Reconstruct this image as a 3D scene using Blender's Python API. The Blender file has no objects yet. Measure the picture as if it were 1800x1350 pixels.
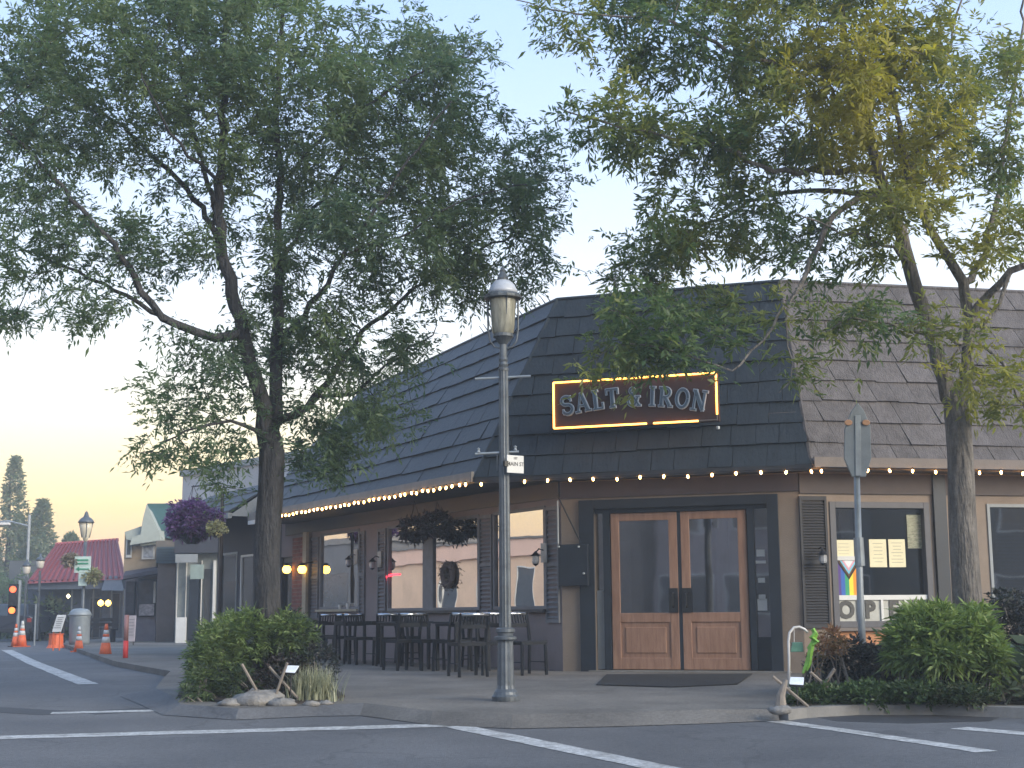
import bpy, math, random
import numpy as np
from mathutils import Vector, Matrix
random.seed(7); RNG = np.random.default_rng(11)
S = bpy.context.scene; COL = S.collection

# ---------------------------------------------------------------- camera
FPX, CX, CY, ZC = 2500.0, 900.0, 675.0, 0.87
PITCH = math.atan(403/FPX); ROLL = 0.008
_f = np.array([0, math.cos(PITCH), math.sin(PITCH)]); _R = np.array([1., 0, 0]); _U = np.array([0, -math.sin(PITCH), math.cos(PITCH)])
_c, _s = math.cos(ROLL), math.sin(ROLL)
_r2 = _c*_R - _s*_U; _u2 = _s*_R + _c*_U
cd = bpy.data.cameras.new('camera'); cam = bpy.data.objects.new('camera', cd); COL.objects.link(cam)
M = Matrix(((_r2[0], _u2[0], -_f[0], 0), (_r2[1], _u2[1], -_f[1], 0), (_r2[2], _u2[2], -_f[2], ZC), (0, 0, 0, 1)))
cam.matrix_world = M
cd.sensor_width = 36; cd.lens = 36*FPX/1800; cd.clip_start = 0.1; cd.clip_end = 3000
S.camera = cam

# ---------------------------------------------------------------- world, sun, exposure
SUN_AZ, SUN_EL = 128.0, 20.0
w = bpy.data.worlds.new('World'); S.world = w; w.use_nodes = True
nt = w.node_tree; nt.nodes.clear()
def sl(v): return tuple((c/255/12.92 if c/255 <= .04045 else ((c/255+.055)/1.055)**2.4) for c in v)
tc = nt.nodes.new('ShaderNodeTexCoord'); sp = nt.nodes.new('ShaderNodeSeparateXYZ'); nt.links.new(tc.outputs['Generated'], sp.inputs[0])
# faint unevenness of the dusk bands
nz = nt.nodes.new('ShaderNodeTexNoise'); nz.inputs['Scale'].default_value = 2.2; nz.inputs['Detail'].default_value = 3
mpn = nt.nodes.new('ShaderNodeMapping'); mpn.inputs['Scale'].default_value = (1, 1, 5)
nt.links.new(tc.outputs['Generated'], mpn.inputs[0]); nt.links.new(mpn.outputs[0], nz.inputs['Vector'])
ad = nt.nodes.new('ShaderNodeMath'); ad.operation = 'MULTIPLY_ADD'; ad.inputs[1].default_value = .03; nt.links.new(nz.outputs['Fac'], ad.inputs[0])
sb = nt.nodes.new('ShaderNodeMath'); sb.operation = 'SUBTRACT'; sb.inputs[1].default_value = .015; nt.links.new(sp.outputs['Z'], sb.inputs[0]); nt.links.new(sb.outputs[0], ad.inputs[2])
rp = nt.nodes.new('ShaderNodeValToRGB'); nt.links.new(ad.outputs[0], rp.inputs[0])
stops = [(0.0, (250, 186, 118)), (.045, (255, 198, 116)), (.075, (255, 213, 134)), (.10, (255, 228, 168)), (.135, (252, 240, 206)), (.165, (236, 234, 226)),
         (.20, (224, 229, 236)), (.27, (200, 215, 238)), (.34, (178, 200, 236)), (.42, (162, 190, 234)), (.7, (154, 188, 232)), (1.0, (148, 182, 230))]
el = rp.color_ramp.elements
el[0].position = stops[0][0]; el[0].color = (*sl(stops[0][1]), 1); el[1].position = 1; el[1].color = (*sl(stops[-1][1]), 1)
for p_, c_ in stops[1:-1]:
    e_ = el.new(p_); e_.color = (*sl(c_), 1)
sky = nt.nodes.new('ShaderNodeTexSky'); sky.sky_type = 'NISHITA'; sky.sun_disc = False
sky.sun_elevation = math.radians(SUN_EL); sky.sun_rotation = math.radians(SUN_AZ)
bg1 = nt.nodes.new('ShaderNodeBackground'); bg1.inputs['Strength'].default_value = 0.50; nt.links.new(rp.outputs[0], bg1.inputs[0])
bg2 = nt.nodes.new('ShaderNodeBackground'); bg2.inputs['Strength'].default_value = 0.05; nt.links.new(sky.outputs[0], bg2.inputs[0])
mx = nt.nodes.new('ShaderNodeMixShader'); mx.inputs[0].default_value = .15; nt.links.new(bg1.outputs[0], mx.inputs[1]); nt.links.new(bg2.outputs[0], mx.inputs[2])
wo = nt.nodes.new('ShaderNodeOutputWorld'); nt.links.new(mx.outputs[0], wo.inputs[0])
sd = bpy.data.lights.new('sun', 'SUN'); sd.energy = 1.5; sd.angle = math.radians(40); sd.color = (1, .90, .74)
so = bpy.data.objects.new('sun', sd); COL.objects.link(so)
_a, _e = math.radians(SUN_AZ), math.radians(SUN_EL)
so.rotation_euler = Vector((math.sin(_a)*math.cos(_e), math.cos(_a)*math.cos(_e), math.sin(_e))).to_track_quat('Z', 'Y').to_euler()
so.location = (20, -10, 12)
S.view_settings.view_transform = 'Standard'; S.view_settings.look = 'None'; S.view_settings.gamma = 1; S.view_settings.use_curve_mapping = False
S.view_settings.exposure = 1.9
S.cycles.max_bounces = 6; S.cycles.transparent_max_bounces = 12; S.cycles.sample_clamp_indirect = 4

# ---------------------------------------------------------------- survey helpers (photo measurements -> metres)
def ray(px, py): return _f + _r2*((px-CX)/FPX) + _u2*((CY-py)/FPX)
EYE = np.array([0, 0, ZC])
def at(px, py, Y): d = ray(px, py); return EYE + d*(Y/d[1])
def pl(px, py, P, n): d = ray(px, py); return EYE + d*(((np.array(P)-EYE) @ n)/(d @ n))
def zg(y): return -.0175*(21-y) if y < 21 else 0.0
def gp(px, py, off=0.0):
    d = ray(px, py); z = 0.
    for _ in range(30):
        P = EYE + d*((z-ZC)/d[2]); z = .5*z + .5*(zg(P[1])+off)
    return np.array([P[0], P[1], zg(P[1])+off])
def azv(a): a = math.radians(a); return np.array([math.sin(a), math.cos(a), 0.])
V3 = lambda *a: np.array(a, float)

# ---------------------------------------------------------------- materials
MATS = {}
def mat(name, col, rough=.7, var=.15, scale=6., bump=.0, bscale=40., metal=0., spec=None, col2=None, emit=None, estr=0., stretch=(1, 1, 1), trans=0., coord='Object', dirt=0., island=0., speck=0., bdist=.02):
    if name in MATS: return MATS[name]
    m = bpy.data.materials.new(name); m.use_nodes = True; n = m.node_tree; b = n.nodes['Principled BSDF']
    b.inputs['Roughness'].default_value = rough; b.inputs['Metallic'].default_value = metal
    if spec is not None: b.inputs['Specular IOR Level'].default_value = spec
    t = n.nodes.new('ShaderNodeTexCoord'); mp = n.nodes.new('ShaderNodeMapping'); mp.inputs['Scale'].default_value = stretch
    n.links.new(t.outputs[coord], mp.inputs[0])
    nz = n.nodes.new('ShaderNodeTexNoise'); nz.inputs['Scale'].default_value = scale; nz.inputs['Detail'].default_value = 6; nz.inputs['Roughness'].default_value = .62
    n.links.new(mp.outputs[0], nz.inputs['Vector'])
    r = n.nodes.new('ShaderNodeValToRGB'); n.links.new(nz.outputs['Fac'], r.inputs[0])
    c2 = col2 or tuple(min(1, c*(1+var)) for c in col); c1 = tuple(c*(1-var) for c in col) if not col2 else col
    r.color_ramp.elements[0].position = .3; r.color_ramp.elements[1].position = .7
    r.color_ramp.elements[0].color = (*c1, 1); r.color_ramp.elements[1].color = (*c2, 1)
    out = r.outputs[0]
    if dirt:
        n2 = n.nodes.new('ShaderNodeTexNoise'); n2.inputs['Scale'].default_value = scale*.22; n2.inputs['Detail'].default_value = 8
        n.links.new(t.outputs[coord], n2.inputs['Vector'])
        mr = n.nodes.new('ShaderNodeMapRange'); mr.inputs[1].default_value = .45; mr.inputs[2].default_value = .7; mr.inputs[3].default_value = 0; mr.inputs[4].default_value = dirt
        n.links.new(n2.outputs['Fac'], mr.inputs[0])
        mxx = n.nodes.new('ShaderNodeMixRGB'); mxx.blend_type = 'MULTIPLY'; n.links.new(mr.outputs[0], mxx.inputs[0]); n.links.new(out, mxx.inputs[1]); mxx.inputs[2].default_value = (.35, .33, .3, 1)
        out = mxx.outputs[0]
    if speck:
        for sc_, am in ((130., speck), (24., speck*.6)):
            n3 = n.nodes.new('ShaderNodeTexNoise'); n3.inputs['Scale'].default_value = sc_; n3.inputs['Detail'].default_value = 3; n.links.new(t.outputs[coord], n3.inputs['Vector'])
            m3 = n.nodes.new('ShaderNodeMapRange'); m3.inputs[1].default_value = .3; m3.inputs[2].default_value = .7; m3.inputs[3].default_value = 1-am; m3.inputs[4].default_value = 1+am; n.links.new(n3.outputs['Fac'], m3.inputs[0])
            h3 = n.nodes.new('ShaderNodeHueSaturation'); n.links.new(m3.outputs[0], h3.inputs['Value']); n.links.new(out, h3.inputs['Color']); out = h3.outputs[0]
    if island:
        g = n.nodes.new('ShaderNodeNewGeometry'); oi = n.nodes.new('ShaderNodeObjectInfo')
        a_ = n.nodes.new('ShaderNodeMath'); a_.operation = 'ADD'; n.links.new(g.outputs['Random Per Island'], a_.inputs[0]); n.links.new(oi.outputs['Random'], a_.inputs[1])
        mr = n.nodes.new('ShaderNodeMapRange'); mr.inputs[2].default_value = 2; mr.inputs[3].default_value = 1-island; mr.inputs[4].default_value = 1+island
        n.links.new(a_.outputs[0], mr.inputs[0])
        hs = n.nodes.new('ShaderNodeHueSaturation'); n.links.new(mr.outputs[0], hs.inputs['Value']); n.links.new(out, hs.inputs['Color']); out = hs.outputs[0]
    n.links.new(out, b.inputs['Base Color'])
    rr = n.nodes.new('ShaderNodeMapRange'); rr.inputs[3].default_value = max(0, rough-.1); rr.inputs[4].default_value = min(1, rough+.1)
    n.links.new(nz.outputs['Fac'], rr.inputs[0]); n.links.new(rr.outputs[0], b.inputs['Roughness'])
    if bump:
        nb = n.nodes.new('ShaderNodeTexNoise'); nb.inputs['Scale'].default_value = bscale; nb.inputs['Detail'].default_value = 5
        n.links.new(mp.outputs[0], nb.inputs['Vector'])
        bp = n.nodes.new('ShaderNodeBump'); bp.inputs['Strength'].default_value = min(1, bump); bp.inputs['Distance'].default_value = bdist
        n.links.new(nb.outputs['Fac'], bp.inputs['Height']); n.links.new(bp.outputs[0], b.inputs['Normal'])
    if emit:
        b.inputs['Emission Color'].default_value = (*emit, 1); b.inputs['Emission Strength'].default_value = estr
    MATS[name] = m; return m

def leafmat(name, cA, cB, cY, trans=.35):
    """leaf: two greens per clump (tint attribute drives towards cY), translucency."""
    m = bpy.data.materials.new(name); m.use_nodes = True; n = m.node_tree; n.nodes.clear()
    at_ = n.nodes.new('ShaderNodeAttribute'); at_.attribute_name = 'tint'
    g = n.nodes.new('ShaderNodeNewGeometry')
    m1 = n.nodes.new('ShaderNodeMixRGB'); m1.inputs[1].default_value = (*cA, 1); m1.inputs[2].default_value = (*cB, 1); n.links.new(g.outputs['Random Per Island'], m1.inputs[0])
    m2 = n.nodes.new('ShaderNodeMixRGB'); n.links.new(at_.outputs['Fac'], m2.inputs[0]); n.links.new(m1.outputs[0], m2.inputs[1]); m2.inputs[2].default_value = (*cY, 1)
    d = n.nodes.new('ShaderNodeBsdfPrincipled'); d.inputs['Roughness'].default_value = .5; n.links.new(m2.outputs[0], d.inputs['Base Color']); d.inputs['Specular IOR Level'].default_value = .35
    t = n.nodes.new('ShaderNodeBsdfTranslucent')
    hs = n.nodes.new('ShaderNodeHueSaturation'); hs.inputs['Value'].default_value = 1.5; hs.inputs['Saturation'].default_value = 1.15; n.links.new(m2.outputs[0], hs.inputs['Color']); n.links.new(hs.outputs[0], t.inputs[0])
    mx = n.nodes.new('ShaderNodeMixShader'); mx.inputs[0].default_value = trans; n.links.new(d.outputs[0], mx.inputs[1]); n.links.new(t.outputs[0], mx.inputs[2])
    o = n.nodes.new('ShaderNodeOutputMaterial'); n.links.new(mx.outputs[0], o.inputs[0]); MATS[name] = m; return m

def glassmat(name, refl, tint=(1, 1, 1), rough=.01, wob=.0):
    m = bpy.data.materials.new(name); m.use_nodes = True; n = m.node_tree; n.nodes.clear()
    t = n.nodes.new('ShaderNodeBsdfTransparent'); t.inputs[0].default_value = (*tint, 1)
    gl = n.nodes.new('ShaderNodeBsdfGlossy'); gl.inputs['Roughness'].default_value = rough
    fr = n.nodes.new('ShaderNodeFresnel'); fr.inputs[0].default_value = 1.52
    mr = n.nodes.new('ShaderNodeMapRange'); mr.inputs[3].default_value = refl; mr.inputs[4].default_value = 1; n.links.new(fr.outputs[0], mr.inputs[0])
    if wob:
        nz = n.nodes.new('ShaderNodeTexNoise'); nz.inputs['Scale'].default_value = 1.6; nz.inputs['Detail'].default_value = 1; tcn = n.nodes.new('ShaderNodeTexCoord'); n.links.new(tcn.outputs['Object'], nz.inputs['Vector'])
        bp = n.nodes.new('ShaderNodeBump'); bp.inputs['Strength'].default_value = wob; bp.inputs['Distance'].default_value = .05; n.links.new(nz.outputs['Fac'], bp.inputs['Height']); n.links.new(bp.outputs[0], gl.inputs['Normal'])
    mx = n.nodes.new('ShaderNodeMixShader'); n.links.new(mr.outputs[0], mx.inputs[0]); n.links.new(t.outputs[0], mx.inputs[1]); n.links.new(gl.outputs[0], mx.inputs[2])
    o = n.nodes.new('ShaderNodeOutputMaterial'); n.links.new(mx.outputs[0], o.inputs[0]); MATS[name] = m; return m

def shakemat(name, c1, c2, rough, spec, grain=1.):
    """weathered shake: grooves running down the slope come from a stretched noise in UV-less generated space"""
    m = mat(name, c1, rough=rough, col2=c2, scale=3., spec=spec, island=.22, dirt=.35)
    return m

m_asphalt = mat('asphalt', (.082, .086, .094), rough=.86, col2=(.14, .142, .147), scale=.55, bump=.7, bscale=90, dirt=.45, speck=.28)
m_walk = mat('concrete_walk', (.105, .097, .087), rough=.88, col2=(.19, .175, .155), scale=1.2, bump=.6, bscale=70, dirt=.6, speck=.28)
m_kerb = mat('kerb_concrete', (.2, .195, .185), rough=.85, var=.2, scale=4, bump=.3, dirt=.4)
m_paint = mat('road_paint', (.26, .26, .26), rough=.75, col2=(.58, .58, .56), scale=22, bump=.3, dirt=.75, speck=.3)
nt_ = m_asphalt.node_tree; bs_ = nt_.nodes['Principled BSDF']; lk = bs_.inputs['Base Color'].links[0].from_socket
tcx = nt_.nodes.new('ShaderNodeTexCoord'); nd = nt_.nodes.new('ShaderNodeTexNoise'); nd.inputs['Scale'].default_value = 1.3; nt_.links.new(tcx.outputs['Object'], nd.inputs['Vector'])
vm = nt_.nodes.new('ShaderNodeVectorMath'); vm.operation = 'MULTIPLY_ADD'; vm.inputs[1].default_value = (1.1, 1.1, 1.1); nt_.links.new(nd.outputs['Color'], vm.inputs[0]); nt_.links.new(tcx.outputs['Object'], vm.inputs[2])
vo = nt_.nodes.new('ShaderNodeTexVoronoi'); vo.feature = 'DISTANCE_TO_EDGE'; vo.inputs['Scale'].default_value = .33; nt_.links.new(vm.outputs[0], vo.inputs['Vector'])
mr_ = nt_.nodes.new('ShaderNodeMapRange'); mr_.inputs[1].default_value = .003; mr_.inputs[2].default_value = .012; mr_.inputs[3].default_value = .28; mr_.inputs[4].default_value = 0; nt_.links.new(vo.outputs['Distance'], mr_.inputs[0])
mc_ = nt_.nodes.new('ShaderNodeMixRGB'); mc_.inputs[2].default_value = (.025, .026, .028, 1); nt_.links.new(mr_.outputs[0], mc_.inputs[0]); nt_.links.new(lk, mc_.inputs[1]); nt_.links.new(mc_.outputs[0], bs_.inputs['Base Color'])
m_soil = mat('soil', (.035, .028, .022), rough=.95, var=.4, scale=14, bump=1, bscale=30)
m_shF = mat('shake_dark', (.014, .021, .029), rough=.75, col2=(.025, .035, .045), scale=5, bump=.5, bscale=26, stretch=(1, 1, .12), island=.10, spec=.3)
m_shL = mat('shake_side', (.014, .021, .028), rough=.58, col2=(.028, .037, .047), scale=5, bump=.7, bscale=26, stretch=(1, 1, .12), island=.14, spec=.4)
m_shR = mat('shake_brown', (.075, .068, .068), rough=.85, col2=(.135, .122, .122), scale=18, bump=1, bscale=48, stretch=(1.3, 1.3, .10), island=.24, dirt=.5)
m_deck = mat('roof_deck', (.015, .017, .02), rough=.9)
m_fascL = mat('fascia_pale', (.2, .185, .17), rough=.7, var=.2, scale=3, bump=.2)
m_fascR = mat('fascia_taupe', (.16, .135, .12), rough=.75, var=.15, scale=3, bump=.2)
m_fascF = mat('fascia_dark', (.02, .024, .032), rough=.7)
m_wall = mat('stucco_mauve', (.22, .185, .185), rough=.9, var=.12, scale=2, bump=.5, bscale=120, dirt=.2)
m_pillar = mat('stucco_taupe', (.25, .20, .16), rough=.9, var=.12, scale=3, bump=.5, bscale=120, dirt=.25)
m_navy = mat('navy_trim', (.012, .018, .028), rough=.5, var=.2, scale=4, bump=.08)
m_black = mat('black_metal', (.012, .013, .016), rough=.38, var=.2, spec=.5)
m_chair = mat('chair_metal', (.010, .013, .019), rough=.6, var=.2, spec=.25)
m_steel = mat('bright_rail', (.75, .78, .82), rough=.16, metal=1.)
m_door = mat('door_wood', (.21, .112, .072), rough=.5, col2=(.34, .20, .135), scale=3, bump=.25, bscale=18, stretch=(6, 6, .8))
m_orange = mat('orange_brick', (.42, .20, .10), rough=.85, var=.2, scale=5, bump=.3)
m_white = mat('white_paint', (.62, .62, .6), rough=.6, var=.08, scale=3, dirt=.25)
m_grey = mat('grey_paint', (.25, .27, .28), rough=.6, var=.12, scale=3, dirt=.25)
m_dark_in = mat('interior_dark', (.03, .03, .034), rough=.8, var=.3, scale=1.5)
m_curtain = mat('curtain', (.45, .45, .50), rough=.9, var=.3, scale=5, stretch=(5, 5, .2))
m_lamp = mat('lamp_metal', (.10, .115, .13), rough=.45, var=.3, scale=9, metal=.3, bump=.2, bscale=25, dirt=.5)
m_galv = mat('galvanised', (.30, .33, .35), rough=.5, var=.15, metal=.4, scale=8, dirt=.3)
m_signb = mat('sign_back', (.24, .27, .29), rough=.55, var=.15, metal=.2, scale=5, dirt=.35)
m_frost = mat('frosted_glass', (.24, .235, .19), rough=.22, var=.35, scale=5, stretch=(6, 6, 1))
m_capw = mat('lamp_cap', (.42, .45, .5), rough=.35, var=.15, dirt=.3)
m_bark = mat('bark', (.022, .023, .026), rough=.95, col2=(.068, .067, .07), scale=9, bump=1, bscale=16, stretch=(1, 1, .22), dirt=.3, speck=.3, bdist=.12)
m_barkR = mat('bark_grey', (.085, .078, .07), rough=.95, col2=(.21, .19, .17), scale=10, bump=1, bscale=18, stretch=(1, 1, .22), dirt=.35, speck=.25, bdist=.10)
m_bulb = mat('bulb_glow', (1, .8, .5), emit=(1, .50, .15), estr=9)
m_tube = mat('neon_amber', (1, .6, .2), emit=(1, .40, .06), estr=2.2)
m_tube2 = mat('neon_off', (.12, .10, .09), rough=.4)
m_signface = mat('sign_maroon', (.04, .018, .017), rough=.6, var=.2, scale=4)
m_letO = mat('letter_rim', (.30, .36, .44), rough=.5, var=.1)
m_letI = mat('letter_face', (.06, .095, .14), rough=.45, var=.2)
m_glassL = glassmat('window_mirror', .9, (.55, .56, .58), .008, .03)
m_glassD = glassmat('door_glass', .48, (.5, .5, .55), .03, .03)
m_glassR = glassmat('shop_glass', .28, (.6, .62, .66), .02, .02)
m_peach = mat('peach_stucco', (.78, .55, .38), rough=.9, var=.1, scale=1.5, dirt=.15, bump=.2)
m_peach2 = mat('peach_parapet', (.80, .54, .42), rough=.9, var=.08, scale=1.5)
m_brickm = mat('brick_red', (.2, .085, .07), rough=.9, var=.3, island=.3, scale=6, bump=.4)
m_mort = mat('mortar', (.2, .19, .18), rough=.95)
m_cream = mat('cream_paper', (.74, .68, .46), rough=.8, var=.06, scale=3)
m_amber = mat('orange_oval', (.50, .27, .15), rough=.4)
m_globe = mat('globe_glow', (1, .8, .4), emit=(1, .55, .08), estr=2.2)
m_orangeC = mat('cone_orange', (.75, .14, .04), rough=.55, var=.15, scale=8, dirt=.4)
m_redC = mat('post_red', (.75, .06, .05), rough=.5, var=.1)
m_stake = mat('stake_wood', (.22, .19, .16), rough=.9, var=.3, scale=12, bump=.5, stretch=(1, 1, .3))
m_rock = mat('rock', (.22, .21, .195), rough=.95, var=.35, scale=9, bump=1, bscale=22)
m_rubber = mat('black_rubber', (.016, .016, .017), rough=.9, bump=.5, bscale=150)
m_leafL = leafmat('leaf_left', (.065, .11, .065), (.115, .165, .09), (.16, .215, .09), .5)
m_leafR = leafmat('leaf_right', (.06, .11, .055), (.115, .175, .07), (.30, .28, .06), .48)
m_bushL = leafmat('bush_left', (.12, .175, .06), (.21, .28, .10), (.035, .055, .04), .3)
m_bushR = leafmat('bush_right', (.13, .20, .055), (.26, .33, .10), (.04, .075, .03), .3)
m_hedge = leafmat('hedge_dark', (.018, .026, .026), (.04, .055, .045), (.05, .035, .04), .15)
m_cover = leafmat('cover_green', (.04, .075, .03), (.08, .13, .045), (.04, .05, .03), .25)
m_hosta = leafmat('hosta_leaf', (.10, .14, .08), (.24, .28, .19), (.1, .12, .07), .25)
m_redleaf = leafmat('red_leaf', (.14, .05, .03), (.34, .20, .10), (.1, .1, .04), .25)
m_purple = leafmat('purple_flower', (.13, .05, .19), (.24, .11, .30), (.05, .07, .05), .25)
m_yellowf = leafmat('yellow_flower', (.4, .38, .16), (.6, .58, .35), (.1, .12, .04), .2)
m_darkbask = leafmat('basket_leaf', (.014, .018, .02), (.035, .04, .04), (.05, .02, .03), .1)
m_tuft = leafmat('tuft_blade', (.24, .26, .16), (.46, .46, .32), (.08, .09, .05), .25)
m_con = leafmat('far_green', (.11, .17, .09), (.18, .24, .14), (.20, .20, .12), .45)

# ---------------------------------------------------------------- mesh helpers
def origin_of(o):
    v = np.zeros(3)
    while o is not None: v = v + np.array(o.location); o = o.parent
    return v
def link(name, me, m, parent=None, loc=None):
    o = bpy.data.objects.new(name, me); COL.objects.link(o)
    if m: me.materials.append(m) if not me.materials else None
    if parent: o.parent = parent
    if loc is not None: o.location = loc
    return o
class MB:
    def __init__(s): s.v = []; s.f = []
    def add(s, vs, fs):
        k = len(s.v); s.v += [tuple(map(float, q)) for q in vs]; s.f += [tuple(k+i for i in f) for f in fs]; return s
    def hexa(s, b, t):           # four bottom, four top points
        return s.add(list(b)+list(t), [(3, 2, 1, 0), (4, 5, 6, 7), (0, 1, 5, 4), (1, 2, 6, 5), (2, 3, 7, 6), (3, 0, 4, 7)])
    def box(s, c, d, rz=0.):
        cx, cy, cz = c; hx, hy, hz = d[0]/2, d[1]/2, d[2]/2; co, si = math.cos(rz), math.sin(rz)
        P = lambda x, y, z: (cx+x*co-y*si, cy+x*si+y*co, cz+z)
        return s.hexa([P(-hx, -hy, -hz), P(hx, -hy, -hz), P(hx, hy, -hz), P(-hx, hy, -hz)], [P(-hx, -hy, hz), P(hx, -hy, hz), P(hx, hy, hz), P(-hx, hy, hz)])
    def fb(s, O, e, o, u0, u1, n0, n1, z0, z1):   # box in a wall frame: along e, outward o
        P = lambda u, n, z: (O[0]+e[0]*u+o[0]*n, O[1]+e[1]*u+o[1]*n, z)
        return s.hexa([P(u0, n0, z0), P(u1, n0, z0), P(u1, n1, z0), P(u0, n1, z0)], [P(u0, n0, z1), P(u1, n0, z1), P(u1, n1, z1), P(u0, n1, z1)])
    def tube(s, pts, rad, n=8, cap=True):
        pts = [np.array(p, float) for p in pts]; rad = [rad]*len(pts) if np.isscalar(rad) else list(rad)
        k = len(s.v); up = None
        for i, p in enumerate(pts):
            d = pts[min(i+1, len(pts)-1)]-pts[max(i-1, 0)]; L = np.linalg.norm(d); d = d/(L if L > 1e-9 else 1)
            if up is None: up = np.array([0, 0, 1.]) if abs(d[2]) < .9 else np.array([1., 0, 0])
            a = np.cross(d, up); a /= max(1e-9, np.linalg.norm(a)); b = np.cross(a, d); up = b
            for j in range(n):
                t = 2*math.pi*j/n; s.v.append(tuple(p+rad[i]*(math.cos(t)*a+math.sin(t)*b)))
        for i in range(len(pts)-1):
            for j in range(n):
                a0 = k+i*n+j; a1 = k+i*n+(j+1) % n; s.f.append((a0, a1, a1+n, a0+n))
        if cap: s.f.append(tuple(k+j for j in range(n))[::-1]); s.f.append(tuple(k+(len(pts)-1)*n+j for j in range(n)))
        return s
    def lathe(s, c, prof, n=16, flute=0.):   # prof: (r,z)
        k = len(s.v)
        for i, (r, z) in enumerate(prof):
            for j in range(n):
                t = 2*math.pi*j/n; rr = r*(1-flute*(j % 2)); s.v.append((c[0]+rr*math.cos(t), c[1]+rr*math.sin(t), c[2]+z))
        for i in range(len(prof)-1):
            for j in range(n):
                a0 = k+i*n+j; a1 = k+i*n+(j+1) % n; s.f.append((a0, a1, a1+n, a0+n))
        s.f.append(tuple(k+j for j in range(n))[::-1]); s.f.append(tuple(k+(len(prof)-1)*n+j for j in range(n)))
        return s
    def prism(s, pts, d):        # polygon (3D pts) extruded by vector d
        n = len(pts); k = len(s.v); d = np.array(d, float)
        s.v += [tuple(map(float, p)) for p in pts] + [tuple(map(float, np.array(p)+d)) for p in pts]
        s.f.append(tuple(k+i for i in range(n))[::-1]); s.f.append(tuple(k+n+i for i in range(n)))
        for i in range(n): j = (i+1) % n; s.f.append((k+i, k+j, k+n+j, k+n+i))
        return s
    def build(s, name, m, parent=None, kind=None, bevel=0., smooth=False):
        off = origin_of(parent) if parent else np.zeros(3)
        me = bpy.data.meshes.new(name); me.from_pydata([(a-off[0], b-off[1], c-off[2]) for a, b, c in s.v], [], s.f); me.update()
        import bmesh
        bm = bmesh.new(); bm.from_mesh(me); bmesh.ops.recalc_face_normals(bm, faces=bm.faces); bm.to_mesh(me); bm.free()
        if smooth:
            for p in me.polygons: p.use_smooth = len(p.vertices) <= 4
        o = link(name, me, m, parent)
        if bevel:
            b = o.modifiers.new('bev', 'BEVEL'); b.width = bevel; b.segments = 2; b.limit_method = 'ANGLE'
        if kind: o['kind'] = kind
        return o
def tag(o, label=None, cat=None, group=None, kind=None):
    if label: o['label'] = label
    if cat: o['category'] = cat
    if group: o['group'] = group
    if kind: o['kind'] = kind
    return o
def empty(name, loc, label, cat, group=None, rz=0.):
    o = bpy.data.objects.new(name, None); COL.objects.link(o); o.location = tuple(map(float, loc)); o.rotation_euler = (0, 0, rz); o.empty_display_size = .2
    return tag(o, label, cat, group)
def copy_tree(o, parent=None):
    c = o.copy(); COL.objects.link(c); c.parent = parent
    for ch in list(o.children): copy_tree(ch, c)
    return c
def text_mesh(body, size, depth=.0, align='CENTER', bold=0.):
    cu = bpy.data.curves.new('t', 'FONT'); cu.body = body; cu.size = size; cu.align_x = align; cu.align_y = 'CENTER'; cu.extrude = depth; cu.offset = bold; cu.resolution_u = 3
    o = bpy.data.objects.new('t', cu); COL.objects.link(o); bpy.context.view_layer.update()
    me = bpy.data.meshes.new_from_object(o.evaluated_get(bpy.context.evaluated_depsgraph_get())); bpy.data.objects.remove(o); return me
def put_text(name, body, size, P, e, o, m, parent, depth=.002, bold=0., sx=1.):
    """flat lettering whose reading direction is e and which faces outward o"""
    me = text_mesh(body, size, depth, bold=bold); off = origin_of(parent) if parent else np.zeros(3)
    for v in me.vertices:
        x, y, z = v.co; q = np.array(P)+np.array(e)*x*sx+np.array([0, 0, 1.])*y+np.array(o)*z-off; v.co = q
    me.update(); me.materials.clear(); return link(name, me, m, parent)

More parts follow.
